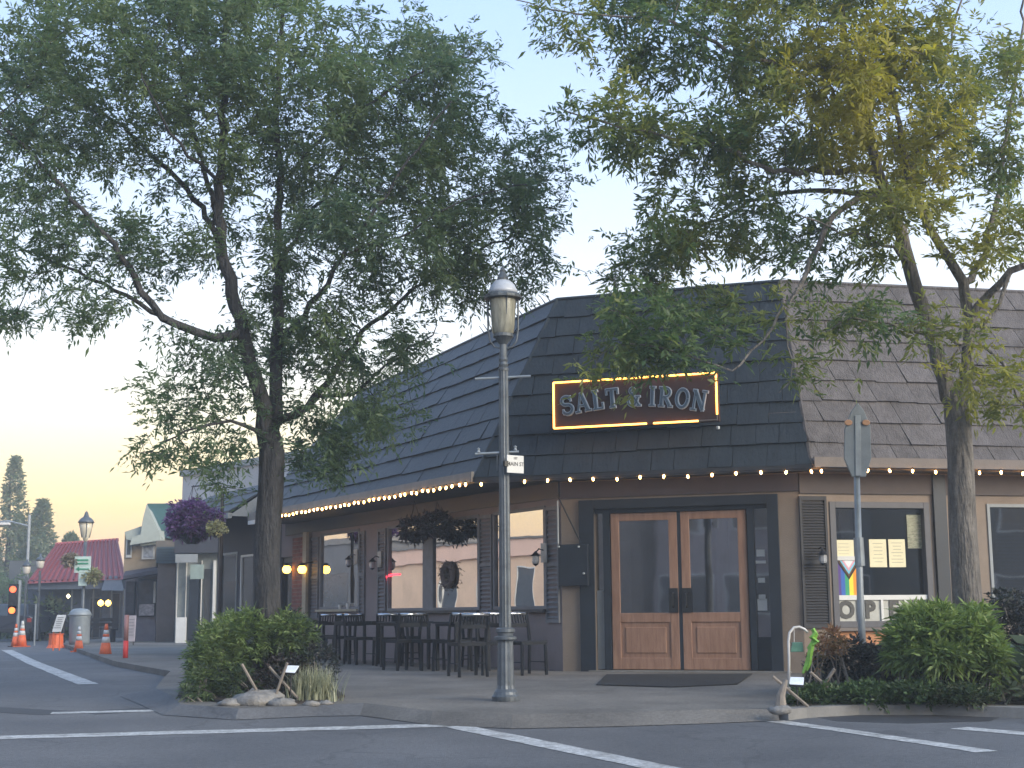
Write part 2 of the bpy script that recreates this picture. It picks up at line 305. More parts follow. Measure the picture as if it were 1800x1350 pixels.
def mesh_np(name, V, nper, m, parent, tint=None, kind=None):
    """V (N*nper,3) in faces of nper verts"""
    off = origin_of(parent) if parent else np.zeros(3)
    V = np.asarray(V, np.float32)-off.astype(np.float32); nv = len(V); nf = nv//nper
    me = bpy.data.meshes.new(name); me.vertices.add(nv); me.vertices.foreach_set('co', V.ravel())
    me.loops.add(nv); me.loops.foreach_set('vertex_index', np.arange(nv, dtype=np.int32))
    me.polygons.add(nf); me.polygons.foreach_set('loop_start', np.arange(0, nv, nper, dtype=np.int32))
    me.update(calc_edges=True)
    if tint is not None:
        a = me.attributes.new('tint', 'FLOAT', 'POINT'); a.data.foreach_set('value', np.asarray(tint, np.float32))
    o = link(name, me, m, parent)
    if kind: o['kind'] = kind
    return o
def unit(a): return a/np.maximum(1e-9, np.linalg.norm(a, axis=-1, keepdims=True))
def leaves(P, D, L, nl, ll, lw, tint, ang=50, droop=.35):
    """compound leaves. P base, D direction, L rachis length, nl leaflets."""
    N = len(P); D = unit(D); rnd = RNG.normal(size=(N, 3)); rnd[:, 2] *= .35
    Sd = unit(np.cross(D, np.array([0, 0, 1.]))+.45*rnd); Nn = unit(np.cross(Sd, D))
    out = []; tt = []
    sc = RNG.uniform(.5, 1.35, (N, 1))
    for j in range(nl):
        last = j == nl-1; side = 0 if last else (1 if j % 2 else -1); t = 1. if last else .28+.62*(j//2)/max(1, (nl-1)//2)
        b = P+D*(L*t)*sc-np.array([0, 0, 1.])*(droop*L*t*t)*sc
        a = math.radians(ang)+RNG.normal(0, .2, (N, 1))
        l = D if last else D*np.cos(a)+Sd*side*np.sin(a)
        l = unit(l-np.array([0, 0, 1.])*RNG.uniform(0, .8, (N, 1))*droop+.18*RNG.normal(size=(N, 3)))
        sv = unit(np.cross(l, Nn+.5*RNG.normal(size=(N, 3)))); lj = ll*sc*RNG.uniform(.75, 1.2, (N, 1)); wj = lw*sc*RNG.uniform(.8, 1.2, (N, 1))
        q = np.stack([b, b+l*lj*.45+sv*wj*.5, b+l*lj-np.array([0, 0, .12])*lj, b+l*lj*.45-sv*wj*.5], 1)
        out.append(q.reshape(-1, 3)); tt.append(np.repeat(tint, 4))
    return np.concatenate(out), np.concatenate(tt)

# ---------------------------------------------------------------- thin volume added to veil the view and lift the darks
HAZE = 0.0026
hz = MB().hexa([(-740, -80, -3), (740, -80, -3), (740, 740, -3), (-740, 740, -3)], [(-740, -80, 16), (740, -80, 16), (740, 740, 16), (-740, 740, 16)])
hm = bpy.data.materials.new('added_haze_volume'); hm.use_nodes = True; hm.node_tree.nodes.clear()
pv = hm.node_tree.nodes.new('ShaderNodeVolumePrincipled'); pv.inputs['Color'].default_value = (.86, .93, .98, 1); pv.inputs['Density'].default_value = HAZE; pv.inputs['Anisotropy'].default_value = .2
ho = hm.node_tree.nodes.new('ShaderNodeOutputMaterial'); hm.node_tree.links.new(pv.outputs[0], ho.inputs['Volume'])
hz.build('added_haze', hm, kind='stuff')

# ---------------------------------------------------------------- ground, road, pavement
mb = MB(); ys = [-60, -20, 0, 4, 8, 12, 16, 21, 26, 40, 80, 200, 700]
for a, b in zip(ys[:-1], ys[1:]):
    X = 700; mb.add([(-X, a, zg(a)-.1), (X, a, zg(a)-.1), (X, b, zg(b)-.1), (-X, b, zg(b)-.1)], [(0, 1, 2, 3)])
mb.build('road', m_asphalt, kind='structure')
def slab(name, poly, m, off=0., th=.35, kind='structure', parent=None):
    """flat polygon that follows the fall of the ground, split at y=21"""
    b = MB()
    def clip(poly, lo):
        out = []
        for i, p in enumerate(poly):
            q = poly[(i+1) % len(poly)]; ip = (p[1] <= 21) == lo; iq = (q[1] <= 21) == lo
            if ip: out.append(p)
            if ip != iq: t = (21-p[1])/(q[1]-p[1]); out.append((p[0]+t*(q[0]-p[0]), 21.))
        return out
    for lo in (True, False):
        pp = clip(poly, lo)
        if len(pp) >= 3: b.prism([(x, y, zg(y)+off-th) for x, y in pp], (0, 0, th))
    return b.build(name, m, parent, kind=kind)
g2 = lambda px, py, off=0.: tuple(gp(px, py, off)[:2])
kerb_front = [g2(318, 1238), g2(420, 1246), g2(560, 1240), g2(640, 1236), g2(760, 1250), g2(900, 1256), g2(1060, 1253), g2(1230, 1248), g2(1365, 1247), g2(1400, 1243), g2(1500, 1238), g2(1640, 1238), g2(1800, 1243), g2(2050, 1252)]
left_edge = [(-16.5, 52.), (-7.9, 28.6), (-5.5, 23.2), (-4.6, 18.6), g2(300, 1222)]
far_right = [(14., 12.5), (20., 20.), (20., 60.), (-16.5, 60.)]
slab('pavement', left_edge+kerb_front+far_right, m_walk)
# kerb strip: real step with lighter top, dropped to a ramp in the middle
def strip(name, pts, wid, m, off=0., th=.3, kind='structure'):
    b = MB()
    for i in range(len(pts)-1):
        p, q = np.array(pts[i]), np.array(pts[i+1]); d = (q-p)/np.linalg.norm(q-p); n = np.array([d[1], -d[0]])*wid
        vs = [p, q, q+n, p+n]
        b.hexa([(x, y, zg(y)+off-th) for x, y in vs], [(x, y, zg(y)+off) for x, y in vs])
    return b.build(name, m, kind=kind)
strip('kerb', kerb_front[8:], .14, m_kerb, .006)
b = MB(); rp_ = [left_edge[3], left_edge[4]]+kerb_front[:9]
for i in range(len(rp_)-1):
    p, q = np.array(rp_[i]), np.array(rp_[i+1]); wA = (.2 if i < 5 else .42); wB = (.2 if i < 4 else .42) if i < len(rp_)-2 else .15
    fx = lambda j: np.array([-.45 if j == 0 else -.3 if j == 1 else -.15 if j == 2 else 0, 0])
    P1 = q+np.array([.0, -wB])+fx(i+1); P0 = p+np.array([0., -wA if i > 0 else 0])+fx(i)
    b.add([(p[0], p[1], zg(p[1])+.003), (q[0], q[1], zg(q[1])+.003), (P1[0], P1[1], zg(P1[1])-.094), (P0[0], P0[1], zg(P0[1])-.094)], [(0, 1, 2, 3)])
    if i == 4: b.build('planter_edge', m_asphalt, kind='structure'); b = MB()
b.build('kerb_ramp', m_walk, kind='structure')
def marking(pts, wid, name='road_marking'):
    pts = [np.array(g2(x, y, -.1)) for x, y in pts]; b = MB()
    nn = []
    for i in range(len(pts)):
        d = pts[min(i+1, len(pts)-1)]-pts[max(i-1, 0)]; d /= np.linalg.norm(d); nn.append(np.array([-d[1], d[0]])*wid/2)
    # subdivide for slightly worn wavering edges
    L = []
    for i in range(len(pts)-1):
        k = max(2, int(np.linalg.norm(pts[i+1]-pts[i])/.22))
        for j in range(k):
            t = j/k; c = pts[i]*(1-t)+pts[i+1]*t; n_ = nn[i]*(1-t)+nn[i+1]*t; L.append((c, n_))
    L.append((pts[-1], nn[-1]))
    V = []
    for c, n_ in L:
        j1, j2 = 1+random.uniform(-.06, .06), 1+random.uniform(-.06, .06)
        for q in (c+n_*j1, c-n_*j2): V.append((q[0], q[1], zg(q[1])-.096))
    b.add(V, [(2*i, 2*i+1, 2*i+3, 2*i+2) for i in range(len(L)-1)]); return b.build(name, m_paint, kind='structure')
marking([(-200, 1304), (0, 1297), (790, 1275)], .34)
marking([(792, 1275), (1150, 1348), (1400, 1402)], .26)
marking([(90, 1254), (402, 1246)], .26)
marking([(1362, 1268), (1480, 1284), (1735, 1322)], .22)
marking([(1685, 1280), (1800, 1290), (2000, 1308)], .26)
marking([(12, 1143), (60, 1166), (155, 1203)], .3)
slab('damp_patch', [g2(1392, 1252, -.1), g2(1500, 1245, -.1), g2(1660, 1246, -.1), g2(1780, 1252, -.1), g2(1740, 1268, -.1), g2(1600, 1272, -.1), g2(1470, 1268, -.1)], mat('damp_asphalt', (.035, .036, .04), rough=.7, var=.3, scale=3, speck=.3), -.0975, .0015)
# tar-sealed crack and patch on the near road
strip('road_patch', [g2(-60, 1225), g2(140, 1235), g2(300, 1226)], .5, mat('tar', (.03, .032, .036), rough=.8, var=.3, scale=20), -.097, .002)
hill = MB()
for k in range(24):
    x0 = -260+k*22; h0 = 7+3*math.sin(k*.7)+2*math.sin(k*1.9); h1 = 7+3*math.sin((k+1)*.7)+2*math.sin((k+1)*1.9)
    hill.hexa([(x0, 330, -1), (x0+22, 330, -1), (x0+22, 420, -1), (x0, 420, -1)], [(x0, 350, h0), (x0+22, 350, h1), (x0+22, 400, h1), (x0, 400, h0)])
hill.build('hills', mat('hill_wood', (.05, .065, .055), rough=1, var=.3, scale=.2), kind='structure')

# ---------------------------------------------------------------- corner restaurant
C0 = V3(.736, 21.878, 0); WR = V3(4.16, 20.70, 0)
eF = unit(WR-C0); oF = V3(eF[1], -eF[0], 0)                    # front wall: left to right, faces the corner
aL = azv(-30); oL = V3(-aL[1], aL[0], 0); eL = aL              # side wall runs away along the street
eR = azv(77.6); oR = V3(eR[1], -eR[0], 0)
if oR[1] > 0: oR = -oR
if oF[1] > 0: oF = -oF
LF = np.linalg.norm(WR-C0); LL = 11.6; LR = 8.0; ZW = 2.86
uF = lambda px, py=1000, d=0: float((pl(px, py, C0+oF*d, oF)-C0) @ eF)
uL = lambda px, py=1000, d=0: float((pl(px, py, C0+oL*d, oL)-C0) @ eL)
uR = lambda px, py=1000, d=0: float((pl(px, py, WR+oR*d, oR)-WR) @ eR)
zF = lambda px, py, d=0: float(pl(px, py, C0+oF*d, oF)[2])
zL = lambda px, py, d=0: float(pl(px, py, C0+oL*d, oL)[2])
zR = lambda px, py, d=0: float(pl(px, py, WR+oR*d, oR)[2])
rest = empty('restaurant', (2.4, 21.4, 0), 'single storey corner restaurant with dark shake mansard roof and double wooden doors', 'restaurant')

def wall(O, e, o, length, z0, z1, holes, t=.2):
    """wall slab with openings, holes=(u0,u1,z0,z1)"""
    b = MB(); us = sorted({0., length} | {h[0] for h in holes} | {h[1] for h in holes})
    for a, c in zip(us[:-1], us[1:]):
        m = (a+c)/2; hs = sorted([(h[2], h[3]) for h in holes if h[0] < m < h[1]]); z = z0
        for h0, h1 in hs:
            if h0 > z+.001: b.fb(O, e, o, a, c, -t, 0, z, h0)
            z = h1
        if z < z1-.001: b.fb(O, e, o, a, c, -t, 0, z, z1)
    return b
ZS, ZT = .93, 2.53
W1 = (uL(632), uL(563), ZS+.05, 2.56); W2 = (uL(843), uL(682), ZS, ZT); W3 = (uL(960), uL(868), ZS, ZT)
DL = (uL(521), uL(493), 0.0, 2.15)
wall(C0, eL, oL, LL, -.2, ZW+.9, [W1, W2, W3, DL]).build('wall', m_wall, rest)
fo = (uF(1045), uF(1352), .0, 2.46)
b = wall(C0, eF, oF, LF, -.2, ZW+.9, [fo]); b.build('wall', m_pillar, rest)
WA = (uR(1462), uR(1638), zR(1500, 1103), zR(1500, 882)); WB = (uR(1740), uR(1740)+1.9, zR(1760, 1090), zR(1760, 886))
wall(WR, eR, oR, LR, -.2, ZW+.9, [WA, WB]).build('wall', m_pillar, rest)
# dark band of the header above windows and under the eaves
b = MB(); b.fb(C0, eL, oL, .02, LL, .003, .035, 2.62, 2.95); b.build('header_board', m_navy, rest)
# roof patches ------------------------------------------------------------
ZE, ZR_ = 2.93, 5.93; NROW = 9
def lin(a, b_, t): return a+(b_-a)*t
EA = V3(-.585, 22.016, 0); EB = V3(4.29, 20.34, 0)             # eave corners
RA = V3(.758, 22.82, 0); RB = V3(4.18, 21.64, 0)               # ridge corners
EL = EA+aL*10.2
RLe = C0+aL*11.6-oL*1.68                                        # far ridge end
ER = EB+eR*8.0; RRr = RB+eR*8.1
def quadpatch(A, B, Cc, D):          # A,B eave; Cc (above B), D (above A)
    A, B, Cc, D = [V3(*q) for q in (A, B, Cc, D)]
    def P(t, v, h):                  # t 0..1 along, v 0..1 up
        p = lin(lin(A, B, t), lin(D, Cc, t), v); n = np.cross(B-A, D-A); n /= np.linalg.norm(n)
        if n[2] < 0: n = -n
        return p+n*h
    return P
def z3(p, z): return (p[0], p[1], z)
def roof_face(tagname, A, B, Cc, D, m, wid, maxparts, near='A', skew=0.):
    P = quadpatch(z3(A, ZE), z3(B, ZE), z3(Cc, ZR_), z3(D, ZR_)); A3, B3, C3, D3 = [V3(*q) for q in (z3(A, ZE), z3(B, ZE), z3(Cc, ZR_), z3(D, ZR_))]
    ax = unit(B3-A3); dk = MB(); nu_ = 1 if skew or near == 'F' else 24; nv_ = 1 if nu_ == 1 else NROW
    for ii in range(nu_):
        for jj in range(nv_):
            q = [(ii/nu_, jj/nv_), ((ii+1)/nu_, jj/nv_), ((ii+1)/nu_, (jj+1)/nv_), (ii/nu_, (jj+1)/nv_)]; dk.hexa([P(a_, b_, -.12) for a_, b_ in q], [P(a_, b_, -.022) for a_, b_ in q])
    dk.build('roof_deck', m_deck, rest)
    rows = []; 
    def row(v):
        l = lin(A3, D3, v); r = lin(B3, C3, v); return (l-A3) @ ax, (r-A3) @ ax, l, r
    for i in range(NROW):
        v0, v1 = i/NROW, min(1, (i+1.15)/NROW); l0, r0, *_ = row(v0); l1, r1, *_ = row(v1); u = l0-random.uniform(0, wid)
        while u < r0:
            ww = wid*random.uniform(.72, 1.28); a, c = u+.004, u+ww-.004; u += ww
            a0, c0 = max(a, l0), min(c, r0); a1, c1 = max(a-skew, l1), min(c-skew, r1)
            if c0-a0 < .03 and c1-a1 < .03: continue
            a0 = min(a0, r0-.01); c0 = max(c0, a0+.01); a1 = min(a1, r1-.01); c1 = max(c1, a1+.01)
            t = lambda uu, l, r: (uu-l)/(r-l)
            h0 = random.uniform(.034, .055); tz = random.uniform(-.09, .09)/NROW
            pts = [P(t(a0, l0, r0), v0+tz*.4, .006), P(t(c0, l0, r0), v0+tz*.4, .006), P(t(c1, l1, r1), v1, .002), P(t(a1, l1, r1), v1, .002),
                   P(t(a0, l0, r0), v0+tz*.4, h0), P(t(c0, l0, r0), v0+tz*.4, h0), P(t(c1, l1, r1), v1, .012), P(t(a1, l1, r1), v1, .012)]
            rows.append((a0 if near == 'A' else -a0, pts))
    rows.sort(key=lambda q: q[0])
    for k, (_, pts) in enumerate(rows[:maxparts]): MB().hexa(pts[:4], pts[4:]).build('shingle', m, rest)
    if rows[maxparts:]:
        b = MB()
        for _, pts in rows[maxparts:]: b.hexa(pts[:4], pts[4:])
        b.build('far_shingles', m, rest, kind='stuff')
    return P
PF = roof_face('front', EA, EB, RB, RA, m_shF, .46, 130)
PR = roof_face('right', EB, ER, RRr, RB, m_shR, .40, 95, skew=.10)
PL_ = roof_face('left', EA, EL, RLe, RA, m_shL, .55, 70)
MB().prism([z3(RA+oF*-.02, ZR_-.15), z3(RB, ZR_-.15), z3(RRr, ZR_-.15), (RRr[0]-3, RRr[1]+14, ZR_-.15), (RLe[0]+6, RLe[1]+4, ZR_-.15), z3(RLe, ZR_-.15)], (0, 0, .12)).build('roof_top', m_deck, rest)
# ridge and hip caps, soffits and fascias
for p, q, m in ((z3(RA, ZR_), z3(RB, ZR_), m_shF), (z3(RB, ZR_), z3(RRr, ZR_), m_shR), (z3(RA, ZR_), z3(RLe, ZR_), m_shL), (z3(EB, ZE), z3(RB, ZR_), m_shR), (z3(EA, ZE), z3(RA, ZR_), m_shF)):
    MB().tube([V3(*p)+V3(0, 0, .015), V3(*q)+V3(0, 0, .015)], .035, 6).build('ridge_cap', m, rest)
def fascia(A, B, o, z0, z1, m, t=.05, grow=.02):
    A, B = V3(*A), V3(*B); e = unit(B-A); L = np.linalg.norm((B-A)[:2]); return MB().fb(A, e, o, 0, L, -t+grow, grow, z0, z1).build('fascia', m, rest)
fascia(EA+oL*0, EL, oL, 2.885, 3.045, m_fascL, .05, .065)
fascia(EA, EB, oF, 2.86, 2.95, m_fascF, .05, .04)
fascia(EB+eR*.02, ER, oR, 2.90, 3.05, m_fascR, .05, .065)
MB().fb(EL-aL*1.35, eL, oL, .0, 1.3, -.05, .075, 2.80, 2.88).build('gutter_end', m_white, rest)
MB().prism([z3(EA, 2.87), z3(EL, 2.87), z3(C0+eL*LL-oL*.1, 2.87), z3(C0-oL*.1-oF*.1, 2.87)], (0, 0, .02)).build('soffit', m_navy, rest)
MB().prism([z3(EA, 2.866), z3(C0-oF*.1, 2.866), z3(WR-oF*.1, 2.866), z3(EB, 2.866)], (0, 0, .02)).build('soffit', m_navy, rest)
MB().prism([z3(EB, 2.88), z3(WR-oR*.1, 2.88), z3(WR+eR*LR-oR*.1, 2.88), z3(ER, 2.88)], (0, 0, .02)).build('soffit', m_fascR, rest)
# snow-guard like spikes seen along the left ridge
for k in range(16):
    t = .015+k*.011; p = V3(*z3(lin(RA, RLe, t*1.6), ZR_+.03)); MB().tube([p, p+V3(-.10, -.02, .14)], [.012, .005], 5).build('ridge_spike', m_navy, rest)

# windows on the street side -------------------------------------------------
def window(O, e, o, hole, gm, mull=(), fm=m_navy, fw=.05, rails=(), sill=None, parent=rest, inset=.02):
    u0, u1, z0, z1 = hole; b = MB()
    for a, c in ((u0, u0+fw), (u1-fw, u1)): b.fb(O, e, o, a, c, -inset-.04, .02, z0, z1)
    b.fb(O, e, o, u0+fw, u1-fw, -inset-.04, .018, z1-fw, z1); b.fb(O, e, o, u0+fw, u1-fw, -inset-.04, .018, z0, z0+fw)
    for a, c in mull: b.fb(O, e, o, a, c, -inset-.03, .016, z0+fw, z1-fw)
    fr = b.build('window', fm, parent, bevel=.004)
    edges = [u0+fw]+[x for p in sorted(mull) for x in p]+[u1-fw]
    for i in range(0, len(edges), 2):
        MB().fb(O, e, o, edges[i], edges[i+1], -inset-.012, -inset, z0+fw, z1-fw).build('glass', gm, fr)
    if sill: MB().fb(O, e, o, u0-.05, u1+.05, .0, .09, z0-.05, z0-.002).build('sill', sill, fr, bevel=.004)
    return fr
m_shut = mat('shutter_grey', (.14, .145, .16), rough=.6, var=.2)
m_silld = mat('sill_pale', (.34, .30, .22), rough=.7)
window(C0, eL, oL, W1, m_glassL, sill=m_silld, fm=m_shut)
window(C0, eL, oL, W2, m_glassL, mull=[(uL(762), uL(744))], sill=m_navy, fm=m_shut)
window(C0, eL, oL, W3, m_glassL, sill=m_navy, fm=m_shut)
# sidelights / shutters with louvres
def shutter(O, e, o, u0, u1, z0, z1, m=m_navy, parent=rest, n=22, split=None):
    b = MB(); w_ = .035; b.fb(O, e, o, u0, u0+w_, .003, .04, z0, z1); b.fb(O, e, o, u1-w_, u1, .003, .04, z0, z1)
    for za in (z0, z1-.06, (z0+z1)/2-.03): b.fb(O, e, o, u0+w_, u1-w_, .003, .036, za, za+.06)
    f = b.build('shutter', m, parent); s_ = MB()
    for k in range(n):
        z = z0+.07+(z1-z0-.14)*k/n
        P = lambda u, nn, z: (O[0]+e[0]*u+o[0]*nn, O[1]+e[1]*u+o[1]*nn, z)
        s_.hexa([P(u0+w_, .004, z+.03), P(u1-w_, .004, z+.03), P(u1-w_, .03, z), P(u0+w_, .03, z)], [P(u0+w_, .004, z+.036), P(u1-w_, .004, z+.036), P(u1-w_, .03, z+.008), P(u0+w_, .03, z+.008)])
    o_ = s_.build('louvres', m, f, kind='stuff'); return f
shutter(C0, eL, oL, .04, W3[0]-.03, .72, 2.5, m_shut)
shutter(C0, eL, oL, W2[1]+.05, W2[1]+.42, .8, 2.5, m_shut)
shutter(C0, eL, oL, W1[1]+.05, W1[1]+.5, .8, 2.5, m_shut)
shutter(C0, eL, oL, W1[0]-.30, W1[0]-.04, .8, 2.5, m_shut)
shutter(C0, eL, oL, W3[1]+.02, W2[0]-.03, .85, 2.5, m_shut)
uS0, uS1 = uR(1408), uR(1456)
shutter(WR, eR, oR, uS0, uS1, .62, 2.52, mat('shutter_brown', (.03, .03, .034), rough=.7, var=.2), n=44)
# window bays on the right
wa = window(WR, eR, oR, WA, m_glassR, fm=mat('frame_grey', (.09, .09, .10), rough=.6), fw=.09, sill=m_fascR, inset=.10)
window(WR, eR, oR, WB, m_glassR, fm=m_grey, fw=.05, inset=.08, mull=[(WB[0]+.9, WB[0]+.95)])
MB().fb(WR, eR, oR, WA[0]-.02, WA[1]+.02, .003, .02, .25, WA[2]-.055).build('orange_panel', m_orange, rest)
MB().fb(WR, eR, oR, WA[1]+.06, WA[1]+.26, .003, .06, 0, 2.86).build('pilaster', m_navy, rest)
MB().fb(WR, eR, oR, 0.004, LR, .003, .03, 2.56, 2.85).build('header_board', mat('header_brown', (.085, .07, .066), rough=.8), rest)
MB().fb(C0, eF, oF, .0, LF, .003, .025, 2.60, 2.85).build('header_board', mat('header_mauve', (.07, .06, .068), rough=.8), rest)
# blinds inside second window
b = MB()
for k in range(26): b.fb(WR, eR, oR, WB[0]+.28, WB[1]-.05, -.26, -.24, WB[2]+.05+k*.055, WB[2]+.05+k*.055+.03)
b.build('blind', mat('blind', (.05, .07, .09), rough=.7), rest)
# interior so the glass has something behind it
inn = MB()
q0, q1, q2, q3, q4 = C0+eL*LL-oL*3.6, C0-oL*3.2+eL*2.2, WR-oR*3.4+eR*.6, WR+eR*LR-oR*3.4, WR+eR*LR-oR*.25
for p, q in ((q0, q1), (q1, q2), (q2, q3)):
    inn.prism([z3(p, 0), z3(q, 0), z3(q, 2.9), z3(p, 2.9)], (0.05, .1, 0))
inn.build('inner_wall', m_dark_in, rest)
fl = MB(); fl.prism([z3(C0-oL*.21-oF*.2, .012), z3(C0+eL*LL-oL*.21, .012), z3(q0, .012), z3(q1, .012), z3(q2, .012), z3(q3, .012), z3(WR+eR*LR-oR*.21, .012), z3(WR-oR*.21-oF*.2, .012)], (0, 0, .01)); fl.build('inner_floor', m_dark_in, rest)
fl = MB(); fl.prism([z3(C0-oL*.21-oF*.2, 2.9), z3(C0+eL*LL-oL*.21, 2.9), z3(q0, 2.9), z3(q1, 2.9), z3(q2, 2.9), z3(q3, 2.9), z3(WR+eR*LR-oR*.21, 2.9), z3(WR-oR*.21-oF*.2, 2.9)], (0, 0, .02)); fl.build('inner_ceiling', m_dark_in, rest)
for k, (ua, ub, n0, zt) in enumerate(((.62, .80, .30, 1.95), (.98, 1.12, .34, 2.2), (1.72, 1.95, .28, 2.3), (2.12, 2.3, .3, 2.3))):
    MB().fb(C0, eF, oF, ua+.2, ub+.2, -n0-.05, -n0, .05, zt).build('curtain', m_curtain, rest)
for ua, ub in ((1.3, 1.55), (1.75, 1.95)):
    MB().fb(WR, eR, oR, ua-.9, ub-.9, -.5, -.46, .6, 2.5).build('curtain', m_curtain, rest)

# entrance ------------------------------------------------------------------
u_a, u_b = uF(1020), uF(1372); dz1 = 2.40
b = MB(); b.fb(C0, eF, oF, u_a, uF(1046), .004, .05, 0, 2.565); b.fb(C0, eF, oF, uF(1352), u_b, .004, .05, 0, 2.565); b.fb(C0, eF, oF, uF(1046), uF(1352), .004, .048, 2.42, 2.565)
b.build('door_frame', m_navy, rest, bevel=.005)
b = MB(); b.fb(C0, eF, oF, uF(1046), uF(1352), -.18, -.02, 2.36, 2.418); b.fb(C0, eF, oF, uF(1314)+.01, uF(1326), -.16, -.02, .03, 2.36); b.fb(C0, eF, oF, uF(1060), uF(1072), -.16, -.02, .03, 2.36); b.build('door_jamb', m_navy, rest)
d0, d1, dm = uF(1073), uF(1313), uF(1193)
def door(ua, ub, hinge_left):
    b = MB(); n0, n1 = -.10, -.05; st = .13; z0, z1 = .03, 2.355; zr0, zr1 = .74, .86
    b.fb(C0, eF, oF, ua, ua+st, n0, n1, z0, z1); b.fb(C0, eF, oF, ub-st, ub, n0, n1, z0, z1)
    for za, zb in ((z0, .20), (zr0-.02, zr1), (z1-.12, z1)): b.fb(C0, eF, oF, ua+st, ub-st, n0+.002, n1-.002, za, zb)
    d = b.build('door', m_door, rest, bevel=.006)
    MB().fb(C0, eF, oF, ua+st, ub-st, n0+.015, n1-.02, .20, zr0-.02).build('panel', m_door, d)
    MB().fb(C0, eF, oF, ua+st+.07, ub-st-.07, n0+.015, n1-.006, .27, zr0-.09).build('raised_panel', m_door, d, bevel=.01)
    MB().fb(C0, eF, oF, ua+st, ub-st, -.08, -.068, zr1, z1-.12).build('glass', m_glassD, d)
    uh = ub-.075 if hinge_left else ua+.075
    h = MB().fb(C0, eF, oF, uh-.07, uh+.07, -.05, -.035, .86, 1.22); h.build('handle_plate', m_black, d)
    P = lambda u, n, z: C0+eF*u+oF*n+V3(0, 0, z)
    MB().tube([P(uh, -.035, .94), P(uh, .02, .96), P(uh, .02, 1.13), P(uh, -.035, 1.15)], .012, 8).build('handle', m_black, d)
    return d
door(d0, dm-.025, True); door(dm+.03, d1, False)
MB().fb(C0, eF, oF, dm-.024, dm+.029, -.09, -.055, .03, 2.355).build('door_astragal', m_navy, rest)
# sidelights
MB().fb(C0, eF, oF, uF(1326), uF(1352), -.10, -.09, .5, 2.36).build('sidelight_glass', m_glassR, rest)
MB().fb(C0, eF, oF, uF(1326), uF(1352), -.12, -.08, .03, .5).build('sidelight_panel', m_navy, rest)
MB().fb(C0, eF, oF, uF(1046), uF(1060), -.10, -.09, 1.2, 2.36).build('sidelight_glass', m_glassR, rest)
MB().fb(C0, eF, oF, uF(1046), uF(1060), -.12, -.08, .03, 1.2).build('sidelight_panel', m_grey, rest)
for py, h, wd in ((972, .10, .12), (988, .04, .15), (1020, .07, .1), (1050, .08, .1), (1063, .17, .14)):
    z = zF(1338, py, -.09); um = uF(1338, 1000, -.09)
    s_ = MB().fb(C0, eF, oF, um-wd/2, um+wd/2, -.088, -.086, z-h/2, z+h/2).build('window_sticker', m_white, None); tag(s_, {972: 'round pale sticker, top of the door sidelight', 988: 'thin pale strip sticker second from top in sidelight', 1020: 'small sticker in the middle of the door sidelight', 1050: 'small square sticker above the bottom notice', 1063: 'white notice at the bottom of the sidelight stickers'}[py], 'sticker', 'stickers on the sidelight beside the doors')
MB().fb(C0, eF, oF, uF(1035), uF(1385), -.19, .10, -.19, .02).build('threshold', m_kerb, rest)
# black cabinet board beside the doors
cab = empty('menu_cabinet', C0+eF*.14+oF*.03+V3(0, 0, 1.4), 'black wall cabinet with small metal knobs left of the front doors', 'cabinet')
ua, ub = uF(982, 1000, .1), uF(1034, 1000, .1)
MB().fb(C0, eF, oF, ua, ub, .03, .12, zF(1000, 1030, .1), zF(1000, 957, .1)).build('box', m_navy, cab, bevel=.008)
for (px, py) in ((982, 961), (1017, 961), (1026, 1008)):
    u = uF(px, py, .13); z = zF(px, py, .13); MB().lathe(C0+eF*u+oF*.13+V3(0, 0, z), [(.0, -.02), (.02, -.01), (.02, .01), (0, .02)], 8).build('knob', m_galv, cab)
# awning stay rod
P_ = lambda px, py, d: pl(px, py, C0+oF*d, oF)
tag(MB().tube([P_(982, 875, .1), P_(1018, 948, .1)], .012, 6).build('stay_rod', m_black), 'thin black diagonal iron rod above the wall cabinet', 'rod')
tag(MB().tube([P_(980, 880, .12), P_(981, 955, .12)], .012, 6).build('stay_rod', m_galv), 'pale vertical metal rod at the corner of the building', 'rod')

# brick pier and back door far along the side wall
pier = MB().fb(C0, eL, oL, uL(522), uL(548), .005, .10, 0, 2.6).build('pier', m_mort, rest)
for r in range(30):
    off_ = (r % 2)*.11
    for k in range(5):
        a = uL(548)+.0+k*.22-off_; c = a+.205; a = max(a, uL(548)+.16); c = min(c, uL(522)-.0)
        if c-a > .04: MB().fb(C0, eL, oL, a, c, .095, .113, .02+r*.084, .02+r*.084+.072).build('brick', m_brickm, rest)
MB().fb(C0, eL, oL, uL(548)-.06, uL(548)+.14, .10, .16, 0, 2.62).build('post', m_silld, rest)
b = MB(); b.fb(C0, eL, oL, DL[0], DL[0]+.1, -.12, -.05, 0, DL[3]); b.fb(C0, eL, oL, DL[1]-.1, DL[1], -.12, -.05, 0, DL[3]); b.fb(C0, eL, oL, DL[0]+.1, DL[1]-.1, -.12, -.05, DL[3]-.12, DL[3]); b.fb(C0, eL, oL, DL[0]+.1, DL[1]-.1, -.12, -.05, 0, .9)
dd = b.build('door', m_navy, rest); MB().fb(C0, eL, oL, DL[0]+.1, DL[1]-.1, -.09, -.08, .9, DL[3]-.12).build('glass', m_glassR, dd)
MB().tube([C0+eL*(DL[0]+.13)+oL*.02+V3(0, 0, .8), C0+eL*(DL[0]+.13)+oL*.02+V3(0, 0, 1.3)], .02, 6).build('handle', m_steel, dd)

